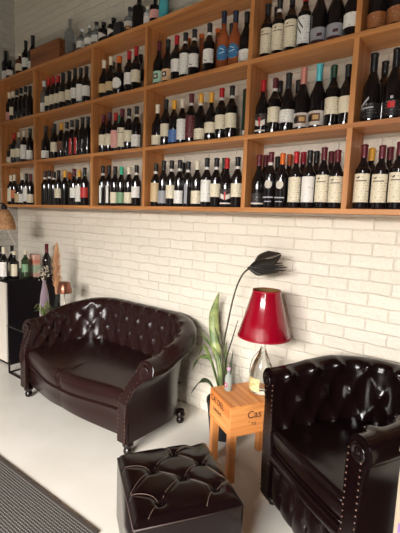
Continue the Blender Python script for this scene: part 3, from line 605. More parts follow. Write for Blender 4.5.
stand = empty('display_stand', (-.193, -.905, 0), R(-32), 'beige painted stand with purple sticker at the right edge beside the armchair', 'stand')
M_BEI = pm('beige_paint', srgb(176, 160, 138), .6)
box('body', 0, .24, 0, .20, .02, .70, M_BEI, stand, .003); box('plinth', .012, .23, .012, .19, 0, .02, M_BLACK, stand); box('top', -.004, .245, -.004, .205, .70, .72, M_BEI, stand, .003)
box('sticker', .018, .12, -.0016, .0, .25, .47, pm('purple_print', srgb(150, 112, 168), .5), stand)
BOTTLES=[
('1',-4.216,-0.125,'b','W',0,'pink','l', 'rosy bottle with small pink label, top row, leftmost column'),
('1',-4.139,-0.125,'b','W',0,'cream','n', 'dark bottle with white capsule and cream label, top row, leftmost column'),
('1',-4.062,-0.125,'b','K',1,'dark','s', 'black bottle with grey emblem, left one, top row, leftmost column'),
('1',-3.979,-0.125,'b','K',1,'dark','s', 'black bottle with grey emblem, middle one, top row, leftmost column'),
('1',-3.891,-0.125,'b','K',1,'dark','s', 'black bottle with grey emblem, right one, top row, leftmost column'),
('1',-3.809,-0.125,'g','K',0,'none','x', 'plain black bottle in the corner, top row, leftmost column'),
('2',-4.213,-0.125,'s','K',0,'cream','l', 'short dark spirit bottle, middle row, leftmost column'),
('2',-4.132,-0.125,'b','R',0,'cream','n', 'red-capped bottle with cream label, middle row, leftmost column'),
('2',-4.032,-0.125,'k','W',0,'cream','n', 'pale glass bottle with cream label, middle row, leftmost column'),
('2',-3.93,-0.125,'b','W',0,'white','t', 'bottle with tall white label, middle row, leftmost column'),
('2',-4.006,-0.042,'k','W',0,'none','x', 'pale bottle standing behind, middle row, leftmost column'),
('2',-3.815,-0.125,'b','K',0,'white','l', 'dark bottle with low white label, middle row, leftmost column'),
('3',-4.216,-0.125,'b','W',0,'cream','t', 'white-capped bottle with tall cream label, bottom row, leftmost column'),
('3',-4.139,-0.125,'b','W',0,'orange','n', 'bottle with orange and white label, bottom row, leftmost column'),
('3',-4.059,-0.125,'s','K',0,'tan','t', 'brown spirit bottle with tan label, bottom row, leftmost column'),
('3',-3.978,-0.125,'b','W',0,'white','l', 'white-capped bottle with white label, bottom row, leftmost column'),
('3',-3.894,-0.125,'b','K',0,'white','t', 'dark bottle with narrow white label, bottom row, leftmost column'),
('3',-3.816,-0.125,'b','D',0,'cream','l', 'dark bottle with low cream label, bottom row, leftmost column'),
('1',-3.553,-0.125,'k','N',0,'white','l', 'silver-topped pale bottle with white label, top row, second column'),
('1',-3.476,-0.125,'b','R',0,'cream','n', 'red-capped bottle with cream label, left one, top row, second column'),
('1',-3.399,-0.125,'b','R',0,'cream','n', 'red-capped bottle with cream label, middle one, top row, second column'),
('1',-3.322,-0.125,'b','R',0,'cream','n', 'red-capped bottle with cream label, right one, top row, second column'),
('1',-3.245,-0.125,'b','K',0,'cream','n', 'black-capped bottle with cream label, top row, second column'),
('1',-3.15,-0.125,'b','K',0,'cream','n', 'black-capped bottle with wide cream label, top row, second column'),
('1',-3.066,-0.125,'b','K',0,'white','n', 'black-capped bottle with white label, top row, second column'),
('1',-2.983,-0.125,'b','K',0,'white','t', 'black-capped bottle with tall white label, top row, second column'),
('1',-2.906,-0.125,'b','K',0,'white','n', 'black-capped bottle beside the upright, top row, second column'),
('2',-3.534,-0.125,'g','K',0,'white','l', 'plump dark bottle with low mottled label, middle row, second column'),
('2',-3.549,-0.042,'g','K',0,'none','x', 'plump dark bottle standing behind, middle row, second column'),
('2',-3.384,-0.125,'b','K',0,'cream','n', 'dark bottle with square cream label, middle row, second column'),
('2',-3.275,-0.125,'b','Y',0,'brown','n', 'yellow-capped bottle with brown label, middle row, second column'),
('2',-3.188,-0.125,'b','K',1,'dark','s', 'dark blue bottle with white neck band, middle row, second column'),
('2',-3.111,-0.125,'b','K',1,'red','v', 'black bottle with bright red strip label, left one, middle row, second column'),
('2',-3.034,-0.125,'b','K',0,'red','v', 'black bottle with bright red strip label, right one, middle row, second column'),
('2',-2.957,-0.125,'b','K',0,'dark','s', 'black bottle with grey emblem, middle row, second column'),
('2',-2.88,-0.125,'b','K',0,'none','x', 'plain black bottle beside the upright, middle row, second column'),
('3',-3.552,-0.125,'b','K',1,'none','x', 'plain black bottle with white neck band, left one, bottom row, second column'),
('3',-3.475,-0.125,'b','K',1,'none','x', 'plain black bottle with white neck band, middle one, bottom row, second column'),
('3',-3.398,-0.125,'b','K',1,'none','x', 'plain black bottle with white neck band, right one, bottom row, second column'),
('3',-3.321,-0.125,'b','K',0,'cream','n', 'black bottle with cream label, bottom row, second column'),
('3',-3.221,-0.125,'b','Y',0,'none','x', 'yellow-capped black bottle without label, bottom row, second column'),
('3',-3.273,-0.042,'b','O',0,'none','x', 'orange-capped bottle standing behind, bottom row, second column'),
('3',-3.077,-0.125,'b','D',0,'white','n', 'dark red-capped bottle with white label, bottom row, second column'),
('3',-3.0,-0.125,'b','Y',0,'white','t', 'yellow-capped bottle with tall white label, bottom row, second column'),
('3',-2.923,-0.125,'b','K',0,'red','n', 'black-capped bottle with red label, bottom row, second column'),
('1',-2.674,-0.125,'g','W',0,'tan','n', 'white-capped bottle with beige label, left one, top row, third column'),
('1',-2.59,-0.125,'g','W',0,'tan','n', 'white-capped bottle with beige label, right one, top row, third column'),
('1',-2.669,-0.042,'b','K',0,'cream','l', 'dark bottle with small cream label, top row, third column'),
('1',-2.489,-0.125,'m','O',0,'white','r', 'broad orange-capped bottle with white and black label, top row, third column'),
('1',-2.377,-0.125,'b','R',0,'white','n', 'red-capped bottle with white label, top row, third column'),
('1',-2.3,-0.125,'b','R',0,'cream','n', 'red-capped bottle with cream label, top row, third column'),
('1',-2.344,-0.042,'b','K',0,'white','l', 'dark bottle with low white label, top row, third column'),
('2',-2.677,-0.125,'b','D',0,'cream','n', 'dark red-capped bottle with cream label, middle row, third column'),
('2',-2.6,-0.125,'b','P',0,'cream','p', 'purple-capped bottle with patterned cream label, middle row, third column'),
('2',-2.523,-0.125,'b','R',0,'pink','t', 'red-capped bottle with pink label, middle row, third column'),
('2',-2.584,-0.042,'b','G',0,'none','x', 'green-capped bottle standing behind, middle row, third column'),
('2',-2.446,-0.125,'b','D',0,'cream','t', 'dark-capped bottle with tall cream label, middle row, third column'),
('2',-2.369,-0.125,'b','K',1,'cream','n', 'white-banded black bottle with cream label, middle row, third column'),
('2',-2.283,-0.125,'b','K',1,'white','l', 'dark bottle with low white label, middle row, third column'),
('3',-2.677,-0.125,'b','K',1,'white','v', 'white-banded bottle with painted white window reflection, bottom row, third column'),  # white strip stands in for the window's reflection on the glass
('3',-2.6,-0.125,'b','K',0,'white','v', 'black-capped bottle with painted white window reflection, bottom row, third column'),  # upright white strip paints window glare onto the dark glass
('3',-2.523,-0.125,'b','K',0,'cream','l', 'dark bottle with low cream label, bottom row, third column'),
('3',-2.446,-0.125,'b','G',0,'green','l', 'mint-capped bottle with green patterned label, bottom row, third column'),
('3',-2.358,-0.125,'b','W',0,'cream','l', 'cream-capped bottle with low cream label, bottom row, third column'),
('3',-2.273,-0.125,'b','K',1,'white','n', 'white-banded bottle with broad white label, bottom row, third column'),
('1',-2.064,-0.125,'g','D',0,'mint','o', 'brown-capped bottle with mint ring label, top row, fourth column'),
('1',-1.98,-0.125,'g','K',0,'peach','o', 'black-capped bottle with peach ring label, top row, fourth column'),
('1',-1.899,-0.125,'b','R',0,'white','n', 'red-capped bottle with white label, top row, fourth column'),
('1',-1.822,-0.125,'b','K',1,'white','t', 'white-banded bottle with white script label, top row, fourth column'),
('1',-1.868,-0.042,'y','O',0,'none','x', 'amber bottle standing behind, left one, top row, fourth column'),
('1',-1.745,-0.125,'b','K',1,'white','n', 'white-banded bottle with white drawing label, top row, fourth column'),
('1',-1.753,-0.042,'y','O',0,'none','x', 'amber bottle standing behind, middle one, top row, fourth column'),
('1',-1.622,-0.125,'b','K',1,'white','n', 'white-banded bottle with white drawing label, beside rose bottles, top row, fourth column'),
('1',-1.618,-0.042,'y','O',0,'none','x', 'amber bottle standing behind, right one, top row, fourth column'),
('1',-1.512,-0.125,'e','N2',0,'blue','r', 'orange rose bottle with round blue label, left one, top row, fourth column'),
('1',-1.508,-0.042,'b','K',0,'none','x', 'dark bottle standing behind, top row, fourth column'),
('1',-1.426,-0.125,'e','N2',0,'blue','r', 'orange rose bottle with round blue label, right one, top row, fourth column'),
('1',-1.345,-0.125,'g','K',0,'white','l', 'dark bottle with low white label, top row, fourth column'),
('2',-2.064,-0.125,'g','W',0,'cream','l', 'cream-capped bottle with square cream label, middle row, fourth column'),
('2',-1.983,-0.125,'b','K',0,'cream','n', 'black-capped bottle with wide cream label, middle row, fourth column'),
('2',-1.906,-0.125,'b','Y',0,'bluel','l', 'yellow-capped bottle with blue label, middle row, fourth column'),
('2',-1.829,-0.125,'b','W',0,'white','t', 'pale-topped bottle with tall white label, middle row, fourth column'),
('2',-1.752,-0.125,'b','D',1,'maroon','t', 'dark bottle with tall maroon label, middle row, fourth column'),
('2',-1.67,-0.125,'g','Y',1,'cream','l', 'yellow-capped plump bottle with low cream label, middle row, fourth column'),
('2',-1.585,-0.125,'g','Y',0,'cream','n', 'yellow-capped plump bottle with cream label, middle row, fourth column'),
('2',-1.505,-0.125,'b','R',1,'cream','n', 'red-capped bottle with cream label, middle row, fourth column'),
('2',-1.427,-0.125,'b','K',1,'cream','n', 'white-banded bottle with cream label beside green tin, middle row, fourth column'),
('3',-2.067,-0.125,'b','K',1,'tan','t', 'white-banded bottle with tall beige label, bottom row, fourth column'),
('3',-1.99,-0.125,'b','K',0,'grey','l', 'black-capped bottle with grey label, bottom row, fourth column'),
('3',-1.913,-0.125,'b','K',1,'cream','p', 'white-banded bottle with ornate cream label, bottom row, fourth column'),
('3',-1.836,-0.125,'b','K',1,'white','l', 'white-banded bottle with low white label, bottom row, fourth column'),
('3',-1.876,-0.042,'b','K',0,'red','v', 'black bottle with bright red strip label, bottom row, fourth column'),
('3',-1.759,-0.125,'b','K',1,'grey','v', 'black bottle with silver strip label, bottom row, fourth column'),
('3',-1.681,-0.125,'b','W',0,'cream','l', 'white-capped bottle with low cream label, bottom row, fourth column'),
('3',-1.6,-0.125,'b','K',1,'white','t', 'white-banded bottle with large white label, bottom row, fourth column'),
('3',-1.522,-0.125,'b','K',1,'cream','n', 'white-banded bottle with cream crest label, bottom row, fourth column'),
('3',-1.52,-0.042,'b','G2',0,'none','x', 'dark green-capped bottle standing behind, bottom row, fourth column'),
('3',-1.44,-0.125,'g','R',0,'pict','n', 'red-capped bottle with black picture label, bottom row, fourth column'),
('3',-1.36,-0.125,'b','K',1,'cream','n', 'white-banded bottle with cream label, bottom row, fourth column'),
('1',-1.206,-0.125,'b','K',0,'cream','t', 'black-capped bottle with tall cream label, left one, top row, fifth column'),
('1',-1.194,-0.042,'b','K',0,'none','x', 'dark bottle standing behind, top row, fifth column'),
('1',-1.132,-0.125,'b','K',1,'cream','t', 'white-banded bottle with tall cream label, top row, fifth column'),
('1',-1.057,-0.125,'b','K',0,'cream','t', 'black-capped bottle with tall cream label, right one, top row, fifth column'),
('1',-0.978,-0.125,'b','R',0,'diag','t', 'red-capped bottle with black slashes on white label, top row, fifth column'),
('1',-0.897,-0.12,'c','K',0,'grey','l', 'broad sparkling bottle with grey label, left one, top row, fifth column'),
('1',-0.809,-0.12,'c','K',0,'grey','l', 'broad sparkling bottle with grey label, right one, top row, fifth column'),
('1',-0.724,-0.125,'g','K',0,'white','n', 'dark red bottle with white label beside upright, top row, fifth column'),
('2',-1.209,-0.125,'g','R',0,'pict','n', 'red-capped bottle with black butterfly label, middle row, fifth column'),
('2',-1.132,-0.125,'b','D',1,'cream','n', 'white-banded bottle with cream label, middle row, fifth column'),
('2',-1.146,-0.042,'b','K',0,'none','x', 'dark bottle standing behind, left one, middle row, fifth column'),
('2',-1.051,-0.12,'c','K',0,'white','n', 'black sparkling bottle with round-edged white label, middle row, fifth column'),
('2',-1.028,-0.042,'b','K',0,'none','x', 'dark bottle standing behind, right one, middle row, fifth column'),
('2',-0.963,-0.12,'c','C',0,'pict2','l', 'pink-foiled sparkling bottle with framed label, middle row, fifth column'),
('2',-0.875,-0.12,'c','T',0,'pict2','l', 'turquoise-foiled sparkling bottle with framed label, middle row, fifth column'),
('2',-0.827,-0.046,'c','T',0,'none','x', 'turquoise-foiled bottle standing behind, middle row, fifth column'),
('2',-0.794,-0.125,'b','G2',0,'cream','n', 'green-capped bottle with cream label, middle row, fifth column'),
('2',-0.721,-0.125,'b','K',0,'cream','n', 'black-capped bottle with cream label beside upright, middle row, fifth column'),
('3',-1.209,-0.125,'g','D',0,'black','l', 'plump dark bottle with black label, bottom row, fifth column'),
('3',-1.213,-0.042,'b','D',0,'none','x', 'dark red-capped bottle standing behind, bottom row, fifth column'),
('3',-1.131,-0.125,'b','D',1,'dark','d', 'white-banded bottle with round pale medallion, bottom row, fifth column'),
('3',-1.131,-0.042,'b','K',0,'none','x', 'black-capped bottle standing behind, bottom row, fifth column'),
('3',-1.056,-0.125,'b','O',0,'dark','d', 'orange-capped bottle with round pale medallion, bottom row, fifth column'),
('3',-1.055,-0.042,'b','O2',0,'none','x', 'rust-capped bottle standing behind, bottom row, fifth column'),
('3',-0.972,-0.125,'b','R',0,'cream','t', 'red-capped bottle with large cream label, bottom row, fifth column'),
('3',-0.969,-0.042,'b','R2',0,'none','x', 'crimson-capped bottle standing behind, bottom row, fifth column'),
('3',-0.893,-0.125,'b','K',0,'speck','t', 'black-capped bottle with speckled white label, bottom row, fifth column'),
('3',-0.89,-0.042,'b','K',0,'none','x', 'tall black-capped bottle standing behind, bottom row, fifth column'),
('3',-0.814,-0.125,'b','D',0,'cream','t', 'maroon-capped bottle with tall cream label, left one, bottom row, fifth column'),
('3',-0.806,-0.042,'b','D',0,'none','x', 'maroon-capped bottle standing behind, bottom row, fifth column'),
('3',-0.74,-0.125,'b','D',0,'cream','t', 'maroon-capped bottle with tall cream label, right one, bottom row, fifth column'),
('1',-0.606,-0.12,'c','O2',0,'amberl','l', 'orange-foiled sparkling bottle with brown band label, left one, top row, rightmost column'),
('1',-0.515,-0.12,'c','O2',0,'amberl','l', 'orange-foiled sparkling bottle with brown band label, right one, top row, rightmost column'),
('2',-0.599,-0.12,'c','K',0,'slash','l', 'broad black bottle with silver slash label, middle row, rightmost column'),
('2',-0.567,-0.042,'b','K',0,'none','x', 'dark bottle standing behind, middle row, rightmost column'),
('2',-0.498,-0.12,'c','K',0,'dot','l', 'broad black bottle with round red label, middle row, rightmost column'),
('3',-0.608,-0.125,'b','D',0,'cream','t', 'maroon-capped bottle with tall cream label, left one, bottom row, rightmost column'),
('3',-0.595,-0.042,'b','Y',0,'none','x', 'yellow-capped bottle standing behind, bottom row, rightmost column'),
('3',-0.523,-0.125,'b','D',0,'cream','t', 'maroon-capped bottle with tall cream label, middle one, bottom row, rightmost column'),
('3',-0.506,-0.042,'b','D',0,'none','x', 'maroon-capped bottle standing behind, bottom row, rightmost column'),
('3',-0.444,-0.125,'b','D',0,'cream','t', 'maroon-capped bottle with tall cream label, right one, bottom row, rightmost column'),
('T',-4.294,-0.12,'b','K',0,'white','l', 'dark bottle with white label at the far left end on top of the wall shelf'),
('T',-4.2,-0.12,'s','K',0,'white','n', 'short dark bottle with white label on top of the wall shelf'),
('T',-3.999,-0.12,'w','W',0,'cream','n', 'amber whisky bottle with cream label on top of the wall shelf'),
('T',-3.885,-0.12,'b','K',0,'white','n', 'dark bottle with white label behind champagne bottle on top of the wall shelf'),
('T',-3.754,-0.12,'c','K',0,'white','l', 'tall black champagne bottle with white label on top of the wall shelf'),
('T',-3.144,-0.12,'u','N',0,'none','x', 'tall clear glass bottle beside the wooden crate on top of the wall shelf'),
('T',-2.981,-0.12,'v','N',0,'white','n', 'clear bottle with wide white label on top of the wall shelf'),
('T',-2.871,-0.12,'v','N',0,'white','n', 'short clear bottle with white label on top of the wall shelf'),
('T',-2.782,-0.12,'v','K',0,'white','n', 'squat bottle with white label on top of the wall shelf'),
('T',-2.69,-0.12,'q','K',0,'tri','n', 'black bottle with white triangle label on top of the wall shelf'),
('T',-2.569,-0.12,'q','K',0,'tri','n', 'black bottle with white triangle label, taller on top of the wall shelf'),
('T',-2.384,-0.12,'v','K',0,'pict2','n', 'clear bottle with dark picture label on top of the wall shelf'),
('T',-2.282,-0.12,'m','K',0,'none','x', 'large round black bottle on top of the wall shelf'),
('T',-2.192,-0.12,'s2','W',0,'white','n', 'small white bottle beside big black bottle on top of the wall shelf'),
('T',-2.118,-0.12,'s','D',0,'pink','n', 'dark bottle with pink label on top of the wall shelf'),
('T',-2.035,-0.12,'t2','W',0,'turq','t', 'turquoise printed bottle on top of the wall shelf'),
]

# ---------------------------------------------------------------- bottles
CAPS = dict(K=((.012, .011, .012), .3), W=(srgb(226, 214, 190), .4), R=(srgb(178, 28, 34), .35), R2=(srgb(150, 22, 44), .35), D=(srgb(92, 22, 34), .35), Y=(srgb(226, 166, 58), .4),
            O=(srgb(214, 104, 36), .4), O2=(srgb(176, 82, 40), .4), G=(srgb(64, 180, 140), .35), G2=(srgb(30, 60, 42), .35), P=(srgb(72, 36, 62), .35), T=(srgb(92, 190, 200), .3), C=(srgb(206, 136, 124), .3), N=((.7, .7, .7), .2), N2=(srgb(28, 34, 58), .35))
def capm(k):
    c, r = CAPS[k]; return pm('capsule_'+k, c, r, metal=.25 if k in 'TCO2R' else 0)
LCOL = dict(white=(232, 228, 220), cream=(226, 214, 186), tan=(206, 178, 134), pink=(222, 160, 150), orange=(214, 120, 66), mint=(168, 208, 184), peach=(228, 186, 142), blue=(38, 110, 160), bluel=(70, 110, 170),
            maroon=(92, 20, 26), grey=(150, 150, 156), red=(196, 40, 34), dark=(26, 24, 26), black=(34, 28, 30), green=(120, 160, 120), brown=(100, 58, 36), pict=(40, 26, 28), pict2=(206, 196, 186), tri=(226, 222, 214), turq=(70, 170, 180), amberl=(150, 90, 44), slash=(18, 16, 18), dot=(18, 16, 18), diag=(232, 230, 226), speck=(234, 228, 220))
def label_mat(k):
    nm = 'label_'+k
    if nm in MATS: return MATS[nm]
    M = bpy.data.materials.new(nm); M.use_nodes = True; nt = M.node_tree; p = nt.nodes['Principled BSDF']; N = nt.nodes.new; L = nt.links.new
    base = srgb(*LCOL[k]); ink = srgb(150, 132, 112)
    if k in ('dark', 'black', 'slash', 'dot', 'maroon', 'blue', 'brown', 'amberl', 'bluel'): ink = srgb(170, 160, 150)
    if k in ('speck',): ink = srgb(20, 20, 20)
    tc = N('ShaderNodeTexCoord'); mp = N('ShaderNodeMapping'); L(tc.outputs['Object'], mp.inputs['Vector'])
    mp.inputs['Scale'].default_value = (130, 130, 150) if k != 'speck' else (60, 60, 60)
    n = N('ShaderNodeTexNoise'); n.inputs['Scale'].default_value = 1; n.inputs['Detail'].default_value = 2; L(mp.outputs[0], n.inputs['Vector'])
    sp = N('ShaderNodeSeparateXYZ'); L(tc.outputs['Object'], sp.inputs[0])
    w = N('ShaderNodeMath'); w.operation = 'MULTIPLY'; L(sp.outputs[2], w.inputs[0]); w.inputs[1].default_value = 480
    sn = N('ShaderNodeMath'); sn.operation = 'SINE'; L(w.outputs[0], sn.inputs[0])
    th = N('ShaderNodeMath'); th.operation = 'MULTIPLY_ADD'; L(sn.outputs[0], th.inputs[0]); th.inputs[1].default_value = .07 if k != 'speck' else 0; L(n.outputs['Fac'], th.inputs[2])
    r = N('ShaderNodeValToRGB'); e = r.color_ramp.elements; e[0].position = .61; e[1].position = .72; e[0].color = base; e[1].color = ink
    L(th.outputs[0], r.inputs['Fac']); L(r.outputs['Color'], p.inputs['Base Color']); p.inputs['Roughness'].default_value = .5
    MATS[nm] = M; return M
G_WINE = pm('dark_wine_glass', (.010, .007, .007), .07, spec=.55, coat=.3)
G_ROSE = pm('rose_wine_glass', (.60, .17, .06), .06, trans=.5, ior=1.33)
G_AMB = pm('amber_wine_glass', (.30, .09, .035), .1, trans=.25, ior=1.33)
G_CLR = pm('pale_bottle_glass', (.52, .55, .54), .06, trans=.75, ior=1.25)
G_WHIS = pm('whisky_glass', (.12, .028, .014), .08, trans=.15)
G_TURQ = pm('turquoise_glaze', srgb(60, 160, 172), .25); G_WHT = pm('white_bottle', srgb(196, 196, 196), .3)
# kind: glass profile, capsule profile, body radius, label zone
def K(r, sh, neck, H, cap0, nr=.0145, mat=None, foot=.004, sh2=None):
    sh2 = sh2 or sh*1.0
    return dict(r=r, sh=sh, mat=mat or G_WINE, H=H,
        prof=[(r*.8, .0), (r*.97, .003), (r, .010), (r, sh), (r*.985, sh+.008), (r*.90, sh+.5*(neck-sh)*.45), (r*.68, sh+.55*(neck-sh)), (nr*1.35, sh+.82*(neck-sh)), (nr, neck), (nr*.97, cap0), (nr*.97, H-.004)],
        cap=[(nr+.0012, cap0), (nr+.0010, H-.014), (nr+.0028, H-.012), (nr+.0028, H-.003), (nr*.8, H), (.0005, H+.0004)], cap0=cap0, nr=nr)
def KB(r, s0, neck, H, cap0, nr=.0145, mat=None):
    return dict(r=r, sh=s0, mat=mat or G_WINE, H=H,
        prof=[(r*.8, .0), (r*.97, .003), (r, .010), (r, s0), (r*.96, s0+.018), (r*.82, s0+.40*(neck-s0)), (r*.60, s0+.66*(neck-s0)), (nr*1.2, s0+.90*(neck-s0)), (nr, neck), (nr*.97, H-.004)],
        cap=[(nr+.0012, cap0), (nr+.0010, H-.014), (nr+.0028, H-.012), (nr+.0028, H-.003), (nr*.8, H), (.0005, H+.0004)], cap0=cap0, nr=nr)
KIND = dict(b=K(.0362, .178, .225, .300, .238), k=K(.0355, .170, .220, .295, .245, mat=G_CLR), g=KB(.0398, .140, .215, .295, .232),
    c=KB(.0430, .150, .235, .318, .225, .0160), y=K(.0362, .178, .225, .312, .285, mat=G_AMB), e=KB(.0365, .165, .235, .325, .255, mat=G_ROSE),
    s=K(.0385, .125, .150, .205, .178, .014), w=K(.041, .150, .180, .235, .200, .014, G_WHIS), u=K(.044, .200, .250, .330, .318, .015, G_CLR), v=K(.0415, .115, .150, .205, .178, .014, G_CLR),
    q=K(.045, .110, .138, .178, .150, .016), m=K(.0500, .160, .205, .300, .245, .018), s2=K(.029, .100, .125, .160, .135, .013, G_WHT), t2=K(.033, .150, .180, .24, .205, .014, G_TURQ), z=KB(.047, .200, .300, .390, .300, .0175))
ZONE = dict(n=(.35, .80), l=(.12, .58), t=(.18, .92), p=(.30, .78), r=(.30, .82), o=(.15, .68), s=(.30, .52), v=(.12, .85), d=(.58, .84))
CACHE = {}
def bmeshes(kind):
    if kind not in CACHE:
        k = KIND[kind]; g = lathe_me('bottle_glass', k['prof'], 20, k['mat'], capt=True); c = lathe_me('capsule', k['cap'], 14, None, capb=False, capt=False)
        CACHE[kind] = (g, c)
    return CACHE[kind]
def label_mesh(kind, st):
    key = (kind, st, 'L')
    if key in CACHE: return CACHE[key]
    k = KIND[kind]; r = k['r']+.0007; z0, z1 = [k['sh']*q for q in ZONE[st]]; half = {'v': 17, 's': 34, 'd': 30, 'r': 45}.get(st, 72)
    if st in ('r', 'd'):
        bm = bmesh.new(); zc = (z0+z1)/2; hr = (z1-z0)/2; n = 14; rows = []
        for i in range(n+1):
            t = -1+2*i/n; hw = math.sqrt(max(0, 1-t*t))*hr*1.0/r; hw = min(hw, R(80)); rows.append([bm.verts.new((r*math.sin(hw*(-1+2*j/8)), -r*math.cos(hw*(-1+2*j/8)), zc+hr*t)) for j in range(9)])
        for a_, b_ in zip(rows, rows[1:]):
            for j in range(8):
                try: bm.faces.new((a_[j], a_[j+1], b_[j+1], b_[j]))
                except ValueError: pass
        me = bpy.data.meshes.new('label'); bm.to_mesh(me); bm.free()
        for p_ in me.polygons: p_.use_smooth = True
    else:
        rt_ = r if kind not in ('c', 'g', 'e') else r
        me = lathe_me('label', [(r, z0), (rt_, z1)], 14, None, capb=False, capt=False, a0=R(270-half), a1=R(270+half))
    CACHE[key] = me; return me
def patch_mesh(kind, key_, a0, a1, zf0, zf1, dr=.0014, tri=False, slant=0):
    key = (kind, key_, 'P')
    if key not in CACHE:
        k = KIND[kind]; r = k['r']+dr; bm = bmesh.new(); rows = []
        for i in range(7):
            t = i/6; z0 = k['sh']*zf0; z1 = k['sh']*zf1; row = []
            for j in range(7):
                q = j/6; a = R(270+a0+(a1-a0)*q); hh = (1-q) if tri else 1; zc = (z0+z1)/2
                z = zc+(t-.5)*(z1-z0)*hh+slant*(q-.5); row.append(bm.verts.new((r*math.cos(a), r*math.sin(a), z)))
            rows.append(row)
        for a_, b_ in zip(rows, rows[1:]):
            for j in range(6):
                try: bm.faces.new((a_[j], a_[j+1], b_[j+1], b_[j]))
                except ValueError: pass
        me = bpy.data.meshes.new('print'); bm.to_mesh(me); bm.free(); CACHE[key] = me
    return CACHE[key]
def setm(o, mat):
    if not o.data.materials: o.data.materials.append(mat)
    o.material_slots[0].link = 'OBJECT'; o.material_slots[0].material = mat
INKS = dict(red=(196, 36, 34), black=(22, 20, 22), pale=(222, 212, 200), gold=(190, 150, 90), brown=(96, 60, 44), silver=(170, 170, 176), blue=(180, 214, 230), maroon=(70, 24, 34))
def inkm(n): return pm('print_'+n, srgb(*INKS[n]), .5)
def pr(root, kind, key_, ink, *a, **k): o = link('print', patch_mesh(kind, key_, *a, **k), None, root, True); setm(o, inkm(ink)); return o
def bottle(x, y, z, kind, cap, band, lc, st, label, group, rz):
    root = empty('wine_bottle' if kind not in ('s', 'w', 'v', 's2', 't2', 'u', 'q') else 'spirit_bottle', (x, y, z+.0006), rz, label, 'bottle', group)
    g, c = bmeshes(kind); k = KIND[kind]; link('glass', g, None, root, False)
    o = link('capsule', c, None, root, True); setm(o, capm(cap))
    if band:
        key = (kind, 'band')
        if key not in CACHE: CACHE[key] = lathe_me('neck_band', [(k['nr']+.0018, k['cap0']-.010), (k['nr']+.0019, k['cap0']+.006)], 14, pm('neck_band', srgb(214, 206, 198), .5), capb=False, capt=False)
        link('neck_band', CACHE[key], None, root, True)
    if lc != 'none' and st != 'x':
        o = link('label', label_mesh(kind, st), None, root, True); setm(o, label_mat(lc))
        if lc == 'pict':
            pr(root, kind, 'pf', 'pale', -50, 50, .14, .20); pr(root, kind, 'pl', 'pale', -46, -8, .36, .56, slant=-.012); pr(root, kind, 'prr', 'red', -6, 6, .34, .66, dr=.0016); pr(root, kind, 'p2', 'pale', 8, 46, .36, .56, slant=.012)
        if lc == 'pict2': pr(root, kind, 'q1', 'brown', -44, 40, .24, .50); pr(root, kind, 'q2', 'black', -52, -20, .26, .44, dr=.0017); pr(root, kind, 'q3', 'gold', -10, 30, .30, .44, dr=.0017)
        if lc == 'diag': pr(root, kind, 'd1', 'black', -50, 10, .70, .76, slant=-.05); pr(root, kind, 'd2', 'black', -56, -4, .56, .62, slant=-.05)
        if lc == 'slash': pr(root, kind, 's1', 'silver', -56, 0, .56, .64, slant=.04); pr(root, kind, 's2', 'silver', -60, 30, .42, .46, slant=.004)
        if lc == 'dot': pr(root, kind, 'dt', 'red', -20, 22, .36, .54, dr=.0018); pr(root, kind, 'dt2', 'silver', -6, 10, .62, .70, dr=.0018)
        if lc == 'dark' and st == 's': pass
        if lc == 'dark' and st == 'd':
            setm(o, pm('pale_medallion', srgb(206, 196, 180), .5)); pr(root, kind, 'dm', 'silver', -60, 50, .30, .34); pr(root, kind, 'dc', 'silver', -34, 34, .18, .21, dr=.0012)
        if lc == 'black': pr(root, kind, 'b1', 'pale', -60, 60, .14, .20)
        if lc == 'blue': pr(root, kind, 'w1', 'blue', -26, 26, .54, .58, dr=.0016, slant=.01); pr(root, kind, 'w2', 'blue', -20, 20, .66, .70, dr=.0016, slant=-.01)
        if lc in ('mint', 'peach'): pr(root, kind, 'o1', 'black', -30, 20, .32, .56, dr=.0012); o2 = pr(root, kind, 'o2', 'pale', -18, 8, .38, .50, dr=.0020)
        if lc == 'tri': setm(o, pm('print_black_label', srgb(22, 20, 22), .5)); pr(root, kind, 't1', 'pale', -42, 45, .32, .86, tri=True)
        if st == 't' and lc == 'cream' and cap in 'DK': pr(root, kind, 'c1', 'black', -30, -12, .80, .84, slant=.006); pr(root, kind, 'c2', 'brown', -44, 40, .72, .745)
        if lc == 'white' and 'drawing' in label: pr(root, kind, 'w3', 'brown', -34, 6, .42, .45, slant=-.01)
        if lc == 'grey' and kind == 'c': pr(root, kind, 'g1', 'maroon', -8, 26, .30, .40, slant=.004); pr(root, kind, 'g2', 'maroon', -60, 60, .12, .20)
    return root
ZR = {'1': 2.3238, '2': 1.9038, '3': 1.4838, 'T': 2.7438}
for r_, x, y, kind, cap, band, lc, st, label in BOTTLES:
    g = 'bottles on top of the wall shelf' if r_ == 'T' else 'wine bottles in the wall shelf'
    face = math.atan2(-2.22-y, 0-x)+PI/2   # towards the room's seats
    w_ = 1.0 if 'fifth' in label else 1.035
    o = bottle(x, y, ZR[r_], kind, cap, band, lc, st, label, g, .45*face+R(random.uniform(-9, 9)))
    o.scale = (w_, w_, random.uniform(1.02, 1.09) if kind in 'bgcke' else 1)
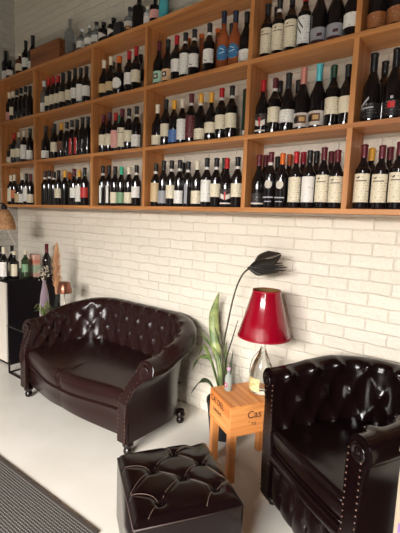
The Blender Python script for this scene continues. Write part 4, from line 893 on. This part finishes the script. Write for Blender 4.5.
# extras on the wall shelf
gt = empty('gift_tin', (-1.322, -.10, 1.9045), 0, 'dark green cylindrical gift tin at right end, middle row, fourth column', 'tin')
lathe('tin_body', [(.036, 0), (.0365, .002), (.0365, .255), (.036, .257)], pm('dark_green_tin', srgb(26, 46, 34), .4), gt, seg=28)
lathe('lid', [(.0372, .257), (.0374, .259), (.0374, .285), (.036, .288)], pm('dark_green_tin', (0, 0, 0)), gt, seg=28)
o = link('printed_crest', lathe_me('printed_crest', [(.0370, .018), (.0370, .045)], 6, inkm('pale'), capb=False, capt=False, a0=R(245), a1=R(285)), None, gt, True)
wc = empty('wooden_crate', (-3.44, -.10, 2.7443), 0, 'reddish wooden wine crate lying on top of the wall shelf', 'crate')
for nm, a_ in (('front_panel', (-.235, .235, -.09, -.08, 0, .155)), ('back_panel', (-.235, .235, .075, .085, 0, .155)), ('end_panel', (-.235, -.225, -.08, .075, 0, .155)), ('end_panel', (.225, .235, -.08, .075, 0, .155)), ('lid', (-.237, .237, -.092, .087, .155, .163)), ('base', (-.225, .225, -.08, .075, 0, .008))):
    box(nm, *a_, M_OLDWOOD, wc, .001)
bx2 = box('dark_box', -2.512, -2.436, -.17, -.09, 2.7443, 2.85, pm('charcoal_card', (.03, .028, .032), .6), None, .002)
tag(bx2, 'small charcoal carton on shelf top beside triangle-label bottles', 'box')
# bottles and box on the bar
for args in ((-3.57, -.525, 'b', 'W', 0, 'white', 't', 'dark bottle with white label at far left of bar'),
             (-3.58, -.425, 'k3', 'W', 0, 'cream', 't', 'squat dark bottle with cream label at front of bar'),
             (-3.565, -.325, 'k2', 'W', 0, 'green', 'n', 'green glass bottle with pale label on bar beside pastel box'),
             (-3.68, -.500, 'b', 'K', 0, 'none', 'x', 'dark bottle standing behind on bar, left one'),
             (-3.67, -.400, 'b', 'K', 1, 'cream', 'n', 'dark bottle standing behind on bar, right one'),
             (-3.545, -.118, 'c', 'D', 0, 'none', 'x', 'tall dark bottle with wine-red capsule on bar end')):
    x, y, kind, cap, band, lc, st, label = args
    if kind == 'k3': KIND['k3'] = K(.041, .150, .185, .255, .222)
    if kind == 'k2': KIND['k2'] = K(.036, .165, .20, .255, .222, mat=pm('green_glass', (.03, .05, .02), .08, spec=.6))
    bottle(x, y, .790, kind, cap, band, lc, st, label, 'bottles on the bar', R(25))
bx3 = empty('pastel_box', (-3.60, -.213, .7905), R(8), 'pastel pink and green gift box standing on the bar', 'box')
box('box_body', -.04, .04, -.035, .035, 0, .215, pm('pastel_pink', srgb(222, 176, 158), .6), bx3, .001)
box('green_band', -.0406, .0406, -.0356, .0356, .04, .11, pm('pastel_green', srgb(176, 194, 166), .6), bx3)
box('coral_band', -.0406, .0406, -.0356, .0356, .13, .165, pm('pastel_coral', srgb(222, 142, 122), .6), bx3)
